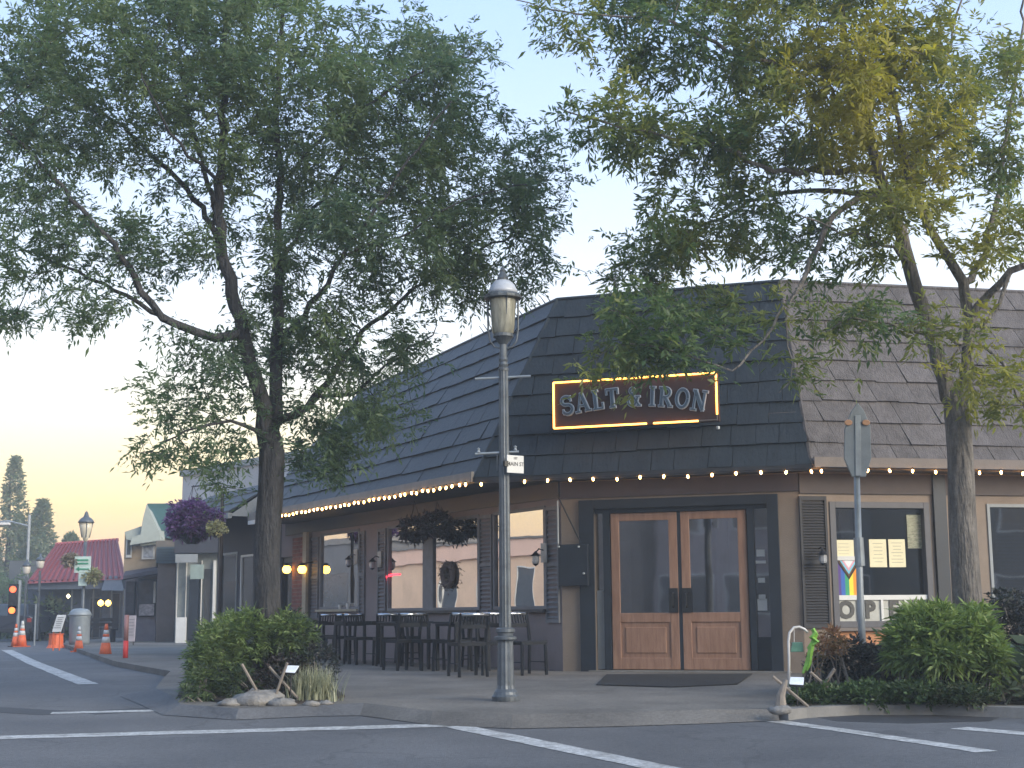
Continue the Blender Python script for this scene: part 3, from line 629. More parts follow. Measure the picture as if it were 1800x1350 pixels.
# ---------------------------------------------------------------- things on the walls
def globe(px, py, d, lab):
    p = pl(px, py, C0+oL*d, oL); g = empty('globe_lamp', p, lab, 'wall lamp', 'glowing yellow globe lamps by the side door')
    MB().lathe(p, [(.0, -.09), (.07, -.07), (.10, 0), (.07, .07), (0, .09)], 12).build('globe', m_globe, g, smooth=True)
    MB().lathe(p+V3(0, 0, .1), [(.09, -.02), (.05, .03), (.0, .05)], 10).build('cap', m_black, g)
    MB().tube([p+V3(0, 0, .12), p+V3(0, 0, .16)-oL*(d)], .012, 6).build('arm', m_black, g)
globe(504, 1001, .25, 'glowing yellow globe lamp nearer the tree trunk by side door')
globe(531, 1001, .25, 'glowing yellow globe lamp on the brick pier')
def sconce(p, e, o, lab, plaque=True):
    s_ = empty('lantern_sconce', p, lab, 'wall lantern', 'black lantern sconces on the restaurant walls')
    pm = mat('plaque', (.42, .41, .38), rough=.7)
    if plaque: MB().fb(p, e, o, -.08, .08, .002, .02, p[2]-.13, p[2]+.17).build('plaque', pm, s_, bevel=.004)
    MB().tube([p+o*.02+V3(0, 0, .06), p+o*.10+V3(0, 0, .08), p+o*.16+V3(0, 0, .02)], .011, 6).build('arm', m_black, s_)
    q = p+o*.16
    MB().lathe(q, [(.085, -.03), (.05, .0), (.02, .03), (.01, .045)], 8).build('hood', m_black, s_)
    MB().lathe(q, [(.045, -.15), (.058, -.12), (.055, -.035), (.05, -.03)], 8).build('lens', mat('lens_glass', (.35, .36, .38), rough=.1, var=.3), s_)
    MB().lathe(q, [(.0, -.19), (.03, -.17), (.05, -.15), (.0, -.149)], 8).build('foot', m_black, s_)
sconce(pl(957, 974, C0+oL*.06, oL), eL, oL, 'black lantern on pale plaque beside the window nearest the doors')
sconce(pl(668, 985, C0+oL*.03, oL), eL, oL, 'black lantern on pale plaque between first and second windows')
sconce(pl(626, 981, C0+oL*.06, oL), eL, oL, 'black lantern on pale plaque at the far small window')
sconce(pl(1438, 972, WR+oR*.06, oR), eR, oR, 'black lantern over the shutter right of the front doors', False)
# papers in the right window
def paper(px0, py0, px1, py1, m, lab, cat='notice', name='paper_notice', lines=6, grp='papers taped inside the right window', d=-.09):
    a, c = uR(px0, py0, d), uR(px1, py0, d); z0, z1 = zR((px0+px1)/2, py1, d), zR((px0+px1)/2, py0, d)
    e_ = empty(name, WR+eR*(a+c)/2+oR*d+V3(0, 0, (z0+z1)/2), lab, cat, grp)
    MB().fb(WR, eR, oR, a, c, d, d+.004, z0, z1).build('sheet', m, e_)
    b = MB(); mm = mat('print_grey', (.36, .33, .25), rough=.9)
    for k in range(lines):
        zz = z1-(z1-z0)*(k+1.2)/(lines+1.6); ww = (c-a)*random.uniform(.45, .72)/2; mid = (a+c)/2
        b.fb(WR, eR, oR, mid-ww, mid+ww, d+.005, d+.006, zz, zz+(z1-z0)*.018)
    b.build('print', mm, e_); return a, c, z0, z1
paper(1464, 949, 1500, 982, m_cream, 'square cream notice above the striped flag', lines=4)
paper(1527, 948, 1557, 997, m_cream, 'left one of two tall cream menu sheets in the window')
paper(1561, 948, 1590, 997, m_cream, 'right one of two tall cream menu sheets in the window', lines=7)
paper(1593, 905, 1628, 964, mat('poster', (.28, .28, .2), rough=.8, var=.5, scale=18, stretch=(1, 1, 3)), 'patterned grey green poster at top right of the window', 'poster', 'poster', 6, None)
# flag
fd = -.06; fa, fc = uR(1470, 1000, fd), uR(1513, 1000, fd); fz0, fz1 = zR(1490, 1053, fd), zR(1490, 985, fd)
fg = empty('flag', WR+eR*(fa+fc)/2+oR*fd+V3(0, 0, fz1), 'rainbow flag with pale chevron hanging under the square notice', 'flag')
cols = [(.10, .06, .22), (.05, .13, .42), (.05, .32, .16), (.85, .68, .06), (.85, .30, .04), (.65, .03, .03)]
for k, c in enumerate(cols):
    a = lin(fa, fc, k/6); c2_ = lin(fa, fc, (k+1)/6); MB().fb(WR, eR, oR, a, c2_, fd, fd+.004, fz0, fz1).build('stripe', mat('flag_%d' % k, c, rough=.8, var=.05), fg)
fm_ = (fa+fc)/2; PW = lambda u, n, z: WR+eR*u+oR*n+V3(0, 0, z)
for k, (c, s0) in enumerate([((.02, .015, .015), 1.), ((.12, .06, .03), .86), ((.2, .5, .62), .72), ((.7, .35, .42), .56), ((.75, .75, .75), .40)]):
    hw = (fc-fa)/2*s0; MB().prism([PW(fm_-hw, fd+.0045+k*.001, fz1), PW(fm_+hw, fd+.0045+k*.001, fz1), PW(fm_, fd+.0045+k*.001, fz1-(fz1-fz0)*.50*s0)], oR*.0009).build('chevron', mat('chev_%d' % k, c, rough=.8, var=.05), fg)
MB().fb(WR, eR, oR, fa, fc, fd-.004, fd+.02, fz1, fz1+.06).build('rod', m_white, fg)
# OPEN bench-like sign with cut letters
od = -.04; oa, oc = uR(1466, 1070, od), uR(1632, 1070, od); oz0, oz1 = WA[2]+.05, zR(1550, 1046, od)
opn = empty('open_sign', WR+eR*(oa+oc)/2+oR*od+V3(0, 0, oz0), 'white framed sign with big grey letters reading OPEN in the window', 'sign')
b = MB(); b.fb(WR, eR, oR, oa, oc, od-.01, od+.03, oz1-.07, oz1); b.fb(WR, eR, oR, oa, oc, od-.01, od+.03, oz0, oz0+.035)
for k in range(5): u = lin(oa, oc, k/4); b.fb(WR, eR, oR, u-.02, u+.02, od-.01, od+.029, oz0+.03, oz1-.06)
b.build('frame', m_white, opn, bevel=.003)
MB().fb(WR, eR, oR, oa, oc, od-.008, od+.004, oz0+.03, oz1-.065).build('backing', mat('tin', (.42, .42, .38), rough=.6, var=.2), opn)
for k, ch in enumerate('OPEN'):
    u = lin(oa, oc, (k+.5)/4); me_ = put_text('letter', ch, (oz1-oz0)*.80, PW(u, od+.010, (oz0+oz1)/2-.015), eR, oR, mat('tin_dark', (.05, .05, .048), rough=.5, var=.4, scale=20), opn, .006, .016, .95)
# wreath, cups, red reflection of a sign
p = pl(787, 1011, C0+oL*.02, oL); pts = [p+eL*.19*math.cos(t)+V3(0, 0, .19*math.sin(t)) for t in np.linspace(0, 2*math.pi, 20)]
wr = empty('wreath', p, 'round twig wreath hanging on the middle window', 'wreath')
MB().tube(pts, .05, 7, cap=False).build('twig_ring', mat('twig', (.13, .10, .09), rough=.95, bump=1, bscale=30), wr)
Pw = np.array([p+(.19+RNG.normal(0, .04))*(eL*math.cos(t)+V3(0, 0, math.sin(t)))+oL*RNG.uniform(0, .05) for t in RNG.uniform(0, 6.28, 160)])
V, T = leaves(Pw, RNG.normal(size=(160, 3)), .05, 3, .05, .02, RNG.random(160)); mesh_np('leaf_trim', V, 4, leafmat('wreath_leaf', (.1, .07, .05), (.25, .2, .13), (.1, .08, .1)), wr, T)
for px, lab in ((601, 'white cup on the sill of the far window, left'), (615, 'taller white cup on the sill of the far window, right')):
    q = C0+eL*uL(px)+oL*.03+V3(0, 0, W1[2]); tag(MB().lathe(q, [(.03, 0), (.04, .05), (.045, .12 if px > 610 else .09), (.0, .12 if px > 610 else .09)], 10).build('white_cup', m_white), lab, 'cup', 'white cups on the far window sill')
ng = empty('red_reflection', C0+eL*uL(693)-oL*.25+V3(0, 0, 1.5), 'small red glow on the second window, standing in for a reflected sign', 'reflection')  # glowing red strokes on the glass imitate the reflection of a sign
un = uL(693, 1012, -.05); zn = zL(693, 1012, -.05); m_rn = mat('reflection_red', (1, .1, .1), emit=(1, .03, .05), estr=1.6)
MB().tube([C0+eL*(un-.28)+oL*.0+V3(0, 0, zn+.02), C0+eL*(un+.02)+oL*.0+V3(0, 0, zn+.02), C0+eL*(un+.24)+oL*.0+V3(0, 0, zn-.02)], .018, 6).build('tube', m_rn, ng)
MB().tube([C0+eL*(un+.24)+V3(0, 0, zn-.02), C0+eL*(un+.25)+V3(0, 0, zn-.14)], .018, 6).build('tube', m_rn, ng)

# door mat
dmat = [g2(1066, 1187), g2(1322, 1186), g2(1296, 1204), g2(1180, 1209), g2(1048, 1205)]
slab('door_mat', dmat, m_rubber, .016, .012, kind='thing'); tag(bpy.data.objects['door_mat'], 'black rubber doormat in front of the double wooden doors', 'doormat')

# ---------------------------------------------------------------- roof sign
sgd = .34
Q = [pl(x, y, C0+oF*sgd, oF) for x, y in ((970, 672), (1262, 652), (1264, 741), (975, 755))]
su0, su1 = float((Q[0]-C0) @ eF), float((Q[1]-C0) @ eF); sz1 = (Q[0][2]+Q[1][2])/2; sz0 = (Q[2][2]+Q[3][2])/2
sign = empty('restaurant_sign', C0+eF*(su0+su1)/2+oF*sgd+V3(0, 0, sz0), 'maroon SALT & IRON sign outlined in amber neon on the roof', 'sign')
FB = lambda n0, n1, u0, u1, z0, z1: MB().fb(C0, eF, oF, u0, u1, n0, n1, z0, z1)
FB(sgd-.08, sgd-.01, su0, su1, sz0, sz1).build('board', m_signface, sign, bevel=.006)
PS = lambda u, z, n=sgd+.015: C0+eF*u+oF*n+V3(0, 0, z)
rt = .0135
for pts_ in ([PS(su0+.03, sz1-.02), PS(su1-.02, sz1-.02)], [PS(su0+.03, sz0+.02), PS(su0+.03, sz1-.02)], [PS(su1-.03, sz0+.10), PS(su1-.03, sz1-.02)], [PS(su0+.03, sz0+.02), PS(lin(su0, su1, .575), sz0+.02)], [PS(lin(su0, su1, .615), sz0+.02), PS(lin(su0, su1, .88), sz0+.02)]):
    MB().tube(pts_, rt, 8).build('neon_tube', m_tube, sign, smooth=True)
MB().tube([PS(lin(su0, su1, .88), sz0+.02), PS(su1-.03, sz0+.02), PS(su1-.03, sz0+.10)], rt, 8).build('dead_tube', m_tube2, sign)
for u in (su0+.2, su1-.2):
    MB().tube([PS(u, (sz0+sz1)/2-.2, sgd-.06), PS(u, (sz0+sz1)/2-.2, -.12)], .02, 6).build('bracket', m_black, sign)
# slab serif letters from strokes
def arc(cx, cy, rx, ry, a0, a1, n=10): return [(cx+rx*math.cos(math.radians(a)), cy+ry*math.sin(math.radians(a))) for a in np.linspace(a0, a1, n)]
GL = {  # unit height 1; (strokes [(pts,width)], advance)
 'S': ([(arc(.34, .73, .25, .20, 20, 270, 12)+arc(.34, .30, .27, .23, 90, -160, 12), .13), ([(.58, .68), (.58, .93)], .05), ([(.09, .10), (.09, .33)], .05)], .72),
 'A': ([([(.10, .04), (.36, .97)], .07), ([(.38, .97), (.66, .04)], .17), ([(.20, .33), (.55, .33)], .07), ([(-.04, .04), (.24, .04)], .08), ([(.50, .04), (.84, .04)], .08)], .84),
 'L': ([([(.20, .04), (.20, .96)], .17), ([(.05, .96), (.37, .96)], .08), ([(.05, .04), (.60, .04)], .08), ([(.60, .02), (.60, .32)], .07)], .70),
 'T': ([([(.36, .04), (.36, .96)], .17), ([(.03, .95), (.69, .95)], .09), ([(.04, .97), (.04, .70)], .07), ([(.68, .97), (.68, .70)], .07), ([(.20, .04), (.52, .04)], .08)], .76),
 '&': ([([(.70, .04), (.22, .74)]+arc(.33, .79, .13, .15, 190, -30, 8)+[(.30, .52), (.16, .40)]+arc(.32, .25, .22, .21, 150, 330, 10)+[(.64, .48)], .11), ([(.52, .50), (.76, .50)], .07), ([(.58, .04), (.80, .04)], .07)], .84),
 'I': ([([(.2, .04), (.2, .96)], .17), ([(.04, .96), (.36, .96)], .08), ([(.04, .04), (.36, .04)], .08)], .42),
 'R': ([([(.20, .04), (.20, .96)], .16), ([(.04, .96), (.42, .96)]+arc(.42, .735, .22, .225, 90, -90, 9)+[(.2, .51)], .10), ([(.38, .50), (.66, .06)], .15), ([(.04, .04), (.36, .04)], .08), ([(.56, .04), (.80, .04)], .08)], .82),
 'O': ([(arc(.39, .5, .30, .44, 0, 360, 22), .14)], .80),
 'N': ([([(.15, .04), (.15, .96)], .08), ([(.12, .96), (.64, .06)], .17), ([(.64, .04), (.64, .96)], .08), ([(.0, .04), (.29, .04)], .08), ([(.02, .96), (.22, .96)], .08), ([(.51, .96), (.78, .96)], .08)], .82)}
def glyph(ch, O2, hgt, rot, lean, n0, n1, extra, m, name, parent):
    b = MB(); co, si = math.cos(rot), math.sin(rot)
    def T(x, y, n): X, Y = x*hgt*.92, y*hgt; u = O2[0]+X*co-Y*si; z = O2[1]+X*si+Y*co; return C0+eF*u+oF*n+V3(0, 0, z)
    for si_, (pts, wd) in enumerate(GL[ch][0]):
        wd = wd/2+extra
        k0 = len(b.v); m_ = len(pts); jn = si_*.0004
        for i, (x, y) in enumerate(pts):
            a = pts[max(0, i-1)]; c = pts[min(m_-1, i+1)]; dx, dy = c[0]-a[0], c[1]-a[1]; L = math.hypot(dx, dy) or 1; nx, ny = -dy/L*wd, dx/L*wd
            ex = (-extra if i == 0 else extra if i == m_-1 else 0); x += dx/L*ex; y += dy/L*ex
            for s_, n in ((1, n0), (-1, n0), (-1, n1+jn), (1, n1+jn)): b.v.append(tuple(T(x+nx*s_, y+ny*s_, n)))
        for i in range(m_-1):
            p0, p1 = k0+4*i, k0+4*i+4
            for j in range(4): b.f.append((p0+j, p0+(j+1) % 4, p1+(j+1) % 4, p1+j))
        b.f.append((k0, k0+1, k0+2, k0+3)); e_ = k0+4*(m_-1); b.f.append((e_+3, e_+2, e_+1, e_))
    return b.build(name, m, parent)
txt = 'SALT & IRON'; adv = [(.30 if c == ' ' else GL[c][1]+.10) for c in txt]; tot = sum(adv); wide = (su1-su0)*.86; hg = .315; sc_ = wide/(tot*hg*.92)
x = (su0+su1)/2-wide/2
mid = (su0+su1)/2
for c, a_ in zip(txt, adv):
    w_ = a_*hg*.92*sc_
    if c != ' ':
        t = ((x+w_/2)-mid)/(wide/2); rise = .115*(1-t*t)-.01; rot = -t*.22
        hh = hg*(1.0-.06*(1-t*t)); O2 = (x, (sz0+sz1)/2-hh/2-.07+rise+.03)
        g = glyph(c, O2, hh, rot, 0, sgd-.01, sgd+.035, .028, m_letO, 'letter', sign)
        glyph(c, O2, hh, rot, 0, sgd+.03, sgd+.042, -.012, m_letI, 'letter_face', g)
    x += w_
tag(MB().lathe(pl(1262, 752, C0+oF*.4, oF), [(0, -.03), (.03, -.02), (.03, .02), (0, .03)], 8).build('spot_lamp', m_galv), 'tiny grey lamp under the right end of the roof sign', 'lamp')

# ---------------------------------------------------------------- bulb strings
def bulb_string(A, B, n, label, sag=.0, m=m_bulb, skip=()):
    A, B = V3(*A), V3(*B); e_ = empty('bulb_string', A, label, 'string lights', 'string lights under the eaves')
    cab_ = [lin(A, B, i/n)+V3(0, 0, .045) for i in range(n+1)]
    MB().tube(cab_, .006, 5).build('cable', m_black, e_)
    me = MB().lathe((0, 0, 0), [(.003, -.034), (.013, -.024), (.018, -.006), (.014, .012), (.008, .022)], 8); proto = None
    for i in range(n+1):
        if i in skip: continue
        p = lin(A, B, i/n)+V3(random.uniform(-.01, .01), random.uniform(-.01, .01), random.uniform(-.012, .012))
        if proto is None:
            proto = me.build('bulb', m, None, smooth=True); proto.parent = e_; proto.location = p-A
            sk = MB().lathe((0, 0, 0), [(.012, .02), (.012, .05)], 6).build('socket', m_black, None); sk.parent = proto
        else:
            c = proto.copy(); COL.objects.link(c); c.parent = e_; c.location = p-A; c.rotation_euler = (random.uniform(-.3, .3), random.uniform(-.3, .3), 0)
            k = sk.copy(); COL.objects.link(k); k.parent = c
fA = EA+oL*.09
bulb_string(z3(fA+aL*.15, 2.865), z3(fA+aL*9.6, 2.865), 44, 'dense row of warm bulbs under the pale side fascia')
uu = (EB-EA); L_ = np.linalg.norm(uu)
bulb_string(z3(EA+oF*.06+eF*.12, 2.85), z3(EB+oF*.06, 2.85), 14, 'warm bulbs strung along the dark front eave over the doors')
bulb_string(z3(EB+oR*.1+eR*.10, 2.855), z3(EB+oR*.1+eR*6.5, 2.855), 18, 'warm bulbs strung under the brown right eave', skip=(1,))

# ---------------------------------------------------------------- patio furniture
def make_chair():
    r = empty('patio_chair', (0, 0, 0), 'x', 'chair', 'metal patio chairs along the side wall')
    for sx in (-1, 1):
        MB().tube([(sx*.21, -.21, 0), (sx*.20, -.20, .45)], .024, 6).build('leg', m_chair, r)
        MB().tube([(sx*.21, .23, 0), (sx*.20, .20, .45)], .024, 6).build('leg', m_chair, r)
        MB().tube([(sx*.20, .20, .45), (sx*.20, .22, .62), (sx*.205, .29, .88)], .025, 6).build('back_post', m_chair, r)
        pass
    b = MB()
    for k in range(7): b.box((0, -.19+k*.064, .46), (.44, .055, .034))
    b.build('seat', m_chair, r)
    b = MB(); b.box((0, -.205, .44), (.42, .02, .03)); b.box((0, .205, .44), (.42, .02, .03)); b.box((-.2, 0, .44), (.02, .4, .03)); b.box((.2, 0, .44), (.02, .4, .03)); b.build('seat_frame', m_chair, r)
    MB().tube([(-.205, .29, .86), (0, .30, .868), (.205, .29, .86)], .025, 8).build('top_rail', mat('rail_grey', (.55, .58, .62), rough=.18, metal=.9), r, smooth=True)
    MB().box((0, .245, .70), (.4, .02, .06)).build('lower_rail', m_chair, r)
    for k in range(7):
        x = -.15+k*.05; MB().tube([(x, .245, .72), (x, .288, .855)], .013, 5).build('spindle', m_chair, r)
    MB().tube([(-.205, -.2, .18), (-.205, .22, .18)], .008, 5).build('stretcher', m_chair, r); MB().tube([(.205, -.2, .18), (.205, .22, .18)], .008, 5).build('stretcher', m_chair, r)
    return r
def make_table():
    r = empty('patio_table', (0, 0, 0), 'x', 'table', 'dark patio tables along the side wall')
    b = MB()
    for k in range(6): b.box((0, -.29+k*.117, .735), (.74, .10, .028))
    b.build('tabletop', m_chair, r); MB().box((0, 0, .70), (.66, .62, .035)).build('apron', m_chair, r)
    for sx in (-1, 1):
        for sy in (-1, 1): MB().box((sx*.31, sy*.28, .345), (.045, .045, .69)).build('leg', m_chair, r)
    return r
def Lpt(s, d): p = C0+eL*s+oL*d; return (p[0], p[1], zg(p[1]))
chair0, table0 = make_chair(), make_table(); rzL = math.atan2(eL[1], eL[0])
tables = [(1.15, 1.1, 'dark patio table behind the lamp post, under the nearest window'), (3.1, 1.15, 'dark patio table under the wide middle window'), (5.4, 1.0, 'dark patio table under the left end of the middle window'), (8.2, .9, 'dark patio table under the far small window')]
for i, (s_, d, lab) in enumerate(tables):
    t = table0 if i == 0 else copy_tree(table0); t.location = Lpt(s_, d); t.rotation_euler = (0, 0, rzL); t['label'] = lab
ch = [  # px, py of the chair's middle on the ground, turn, label
 (925, 1186, -80, 'dark metal chair partly behind the lamp post, nearest the doors'),
 (868, 1186, -100, 'dark metal chair with bright top rail touching the lamp post on its left'),
 (822, 1189, 88, 'dark metal chair seen sideways two places left of the lamp post'),
 (795, 1180, 96, 'dark metal chair with tilted back straight below the wreath'),
 (845, 1172, 5, 'dark metal chair tucked near the wall behind the lamp post'),
 (748, 1178, -85, 'dark metal chair with bright top rail left of the wreath'),
 (706, 1178, 90, 'dark metal chair seen sideways under the middle window'),
 (680, 1170, 80, 'dark metal chair with tilted back left of the middle window'),
 (722, 1165, 0, 'dark metal chair close to the wall between the tables'),
 (634, 1168, -88, 'dark metal chair with bright rail below the small far window'),
 (598, 1164, 92, 'dark metal chair below the far window, second from the shrub'),
 (573, 1160, 80, 'dark metal chair farthest along the wall beside the shrub')]
for i, (px, py, a, lab) in enumerate(ch):
    c = chair0 if i == 0 else copy_tree(chair0); q = gp(px, py); c.location = tuple(q); c.rotation_euler = (0, 0, rzL+math.radians(a+random.uniform(-8, 8))); c['label'] = lab

# ---------------------------------------------------------------- street lamp
lb = gp(889, 1232); LZ = lambda py: float(at(886, py, lb[1])[2]-lb[2])
lamp = empty('street_lamp', lb, 'grey fluted street lamp with frosted lantern at the corner', 'street lamp')
MB().lathe(lb, [(.155, 0), (.155, .05), (.14, .07), (.13, .10), (.105, .13)], 20).build('base', m_lamp, lamp)
MB().lathe(lb, [(.105, .13), (.095, .17), (.088, LZ(1130)), (.092, LZ(1127))], 24, .07).build('lower_shaft', m_lamp, lamp)
zc = LZ(1127); MB().lathe(lb, [(.09, zc), (.125, zc+.02), (.125, zc+.045), (.085, zc+.06), (.09, zc+.09), (.108, zc+.10), (.108, zc+.135), (.07, zc+.15)], 20).build('collar', m_lamp, lamp)
zt = LZ(652); MB().lathe(lb, [(.068, zc+.15), (.055, zt)], 24, .10).build('shaft', m_lamp, lamp)
MB().lathe(lb, [(.06, zt), (.06, zt+.03), (.05, zt+.04), (.056, zt+.07), (.048, zt+.10), (.054, zt+.13), (.045, zt+.16), (.04, LZ(600))], 16).build('neck', m_lamp, lamp)
zl0, zl1 = LZ(600), LZ(526)
MB().lathe(lb, [(.04, LZ(606)), (.07, zl0), (.10, zl0+.035), (.118, zl0+.05), (.118, zl0+.085), (.10, zl0+.09)], 16).build('cradle', m_lamp, lamp)
MB().lathe(lb, [(.10, zl0+.07), (.122, zl0+.10), (.135, zl0+.2), (.150, zl1-.02), (.152, zl1)], 20).build('lantern_glass', m_frost, lamp, smooth=True)
for k in range(4):
    t = k*math.pi/2+.3; MB().tube([lb+V3(math.cos(t)*.105, math.sin(t)*.105, zl0+.05), lb+V3(math.cos(t)*.16, math.sin(t)*.16, zl1)], .006, 5).build('lantern_rib', m_lamp, lamp)
for sx in (-1, 1):
    MB().tube([lb+V3(sx*.03, 0, LZ(612)), lb+V3(sx*.10, 0, LZ(610)), lb+V3(sx*.15, 0, LZ(600)), lb+V3(sx*.172, 0, LZ(580)), lb+V3(sx*.175, 0, LZ(528))], .011, 8).build('cage_arm', m_lamp, lamp)
zb = LZ(524); MB().lathe(lb, [(.17, zb-.012), (.222, zb-.01), (.226, zb+.02), (.18, zb+.05)], 28, .05).build('brim', m_lamp, lamp)
MB().lathe(lb, [(.175, zb+.05), (.165, zb+.09), (.14, zb+.15), (.09, zb+.20), (.06, zb+.21)], 20).build('dome', m_capw, lamp, smooth=True)
MB().lathe(lb, [(.06, zb+.21), (.065, zb+.24), (.045, zb+.28), (.03, zb+.31), (.035, zb+.33), (.012, zb+.37), (.0, LZ(463))], 14).build('finial', m_lamp, lamp)
for (x0, y0, x1, y1, nm) in ((835, 666, 933, 661, 0), (835, 798, 912, 794, 1)):
    A_, B_ = at(x0, y0, lb[1]), at(x1, y1, lb[1]); MB().tube([A_, B_], .014, 8).build('banner_arm', m_galv, lamp)
    if nm:
        for q in (A_+V3(.04, 0, 0), B_-V3(.04, 0, 0)): MB().lathe(q+V3(0, 0, .02), [(0, -.02), (.022, 0), (.012, .02), (.02, .04), (0, .055)], 8).build('ball_cap', m_galv, lamp)
MB().tube([at(874, 800, lb[1]), at(874, 828, lb[1])], .010, 6).build('bracket', m_lamp, lamp)
# street name plate on the lamp
pc = at(905, 816, lb[1]-.09); ss = empty('street_name_sign', pc, 'small white street name plate clamped to the lamp post', 'street sign')
es = unit(V3(.82, .57, 0)); os_ = V3(es[1], -es[0], 0)
MB().fb(pc, es, os_, -.11, .12, -.006, .006, pc[2]-.10, pc[2]+.10).build('plate', m_white, ss, bevel=.004)
MB().fb(pc, es, os_, -.15, -.10, -.02, .02, pc[2]-.03, pc[2]+.03).build('clamp', m_black, ss)
put_text('lettering', 'MAIN ST', .062, pc+es*.005+os_*.007, es, os_, m_black, ss, .001, .001)
put_text('lettering', '1ST', .035, pc+es*.005+os_*.007+V3(0, 0, .065), es, os_, m_black, ss, .001, .001)

# ---------------------------------------------------------------- sign post on the right
pb = gp(1521, 1216); pY = pb[1]
post = empty('sign_post', pb, 'galvanised post with grey pointed sign back and two orange ovals', 'sign post')
ptop = at(1506, 838, pY); MB().tube([pb-V3(0, 0, .05), pb+V3(-.01, 0, .9), ptop], [.045, .042, .036], 10).build('pole', m_galv, post, smooth=True)
MB().tube([at(1512, 995, pY), at(1509, 945, pY)], .058, 10).build('sleeve', m_galv, post)
hx = [(1508, 708), (1519, 722), (1530, 748), (1532, 805), (1522, 838), (1498, 838), (1484, 806), (1485, 752), (1497, 722)]
MB().prism([at(x, y, pY-.06) for x, y in hx], (0, .035, 0)).build('sign_back', m_signb, post, bevel=.006)
MB().prism([at(x, y, pY-.075) for x, y in ((1503, 730), (1513, 730), (1514, 836), (1504, 836))], (0, .015, 0)).build('stiffener', m_galv, post, bevel=.003)
for x in (1491, 1522):
    q = at(x, 743, pY-.07); MB().prism([q+V3(.05*math.cos(t), 0, .036*math.sin(t)) for t in np.linspace(0, 6.28, 15)[:-1]], (0, -.02, 0)).build('orange_oval', m_amber, post, bevel=.01)  # raised orange ovals on both sides of the plate

# ---------------------------------------------------------------- trees
def colonise(nodes, par, rad, attr, step=.2, infl=1.6, kill=.24, iters=70):
    nodes = [np.array(n) for n in nodes]; par = list(par); A = attr.copy(); N = np.array(nodes)
    d = np.full(len(A), 1e9); idx = np.zeros(len(A), int)
    for s0 in range(0, len(N), 400):
        D = np.linalg.norm(A[:, None]-N[None, s0:s0+400], axis=2); m = D.min(1); k = D.argmin(1)+s0; u = m < d; d[u] = m[u]; idx[u] = k[u]
    for it in range(iters):
        if not len(A): break
        act = d < (infl if it > 25 else infl*2.2)
        if not act.any(): break
        uniq = np.unique(idx[act]); new = []
        P = np.array(nodes)
        dirs = unit(A-P[idx])
        for u in uniq:
            g = dirs[act & (idx == u)].sum(0)+RNG.normal(0, .25, 3); L = np.linalg.norm(g)
            if L < .05: continue
            new.append((P[u]+g/L*step, u))
        if not new: break
        k0 = len(nodes)
        for p, u in new: nodes.append(p); par.append(u)
        NN = np.array([p for p, _ in new]); D = np.linalg.norm(A[:, None]-NN[None], axis=2); m = D.min(1); k = D.argmin(1)+k0
        u_ = m < d; d[u_] = m[u_]; idx[u_] = k[u_]
        keep = d > kill; A, d, idx = A[keep], d[keep], idx[keep]
        if len(nodes) > 16000: break
    return np.array(nodes), np.array(par)
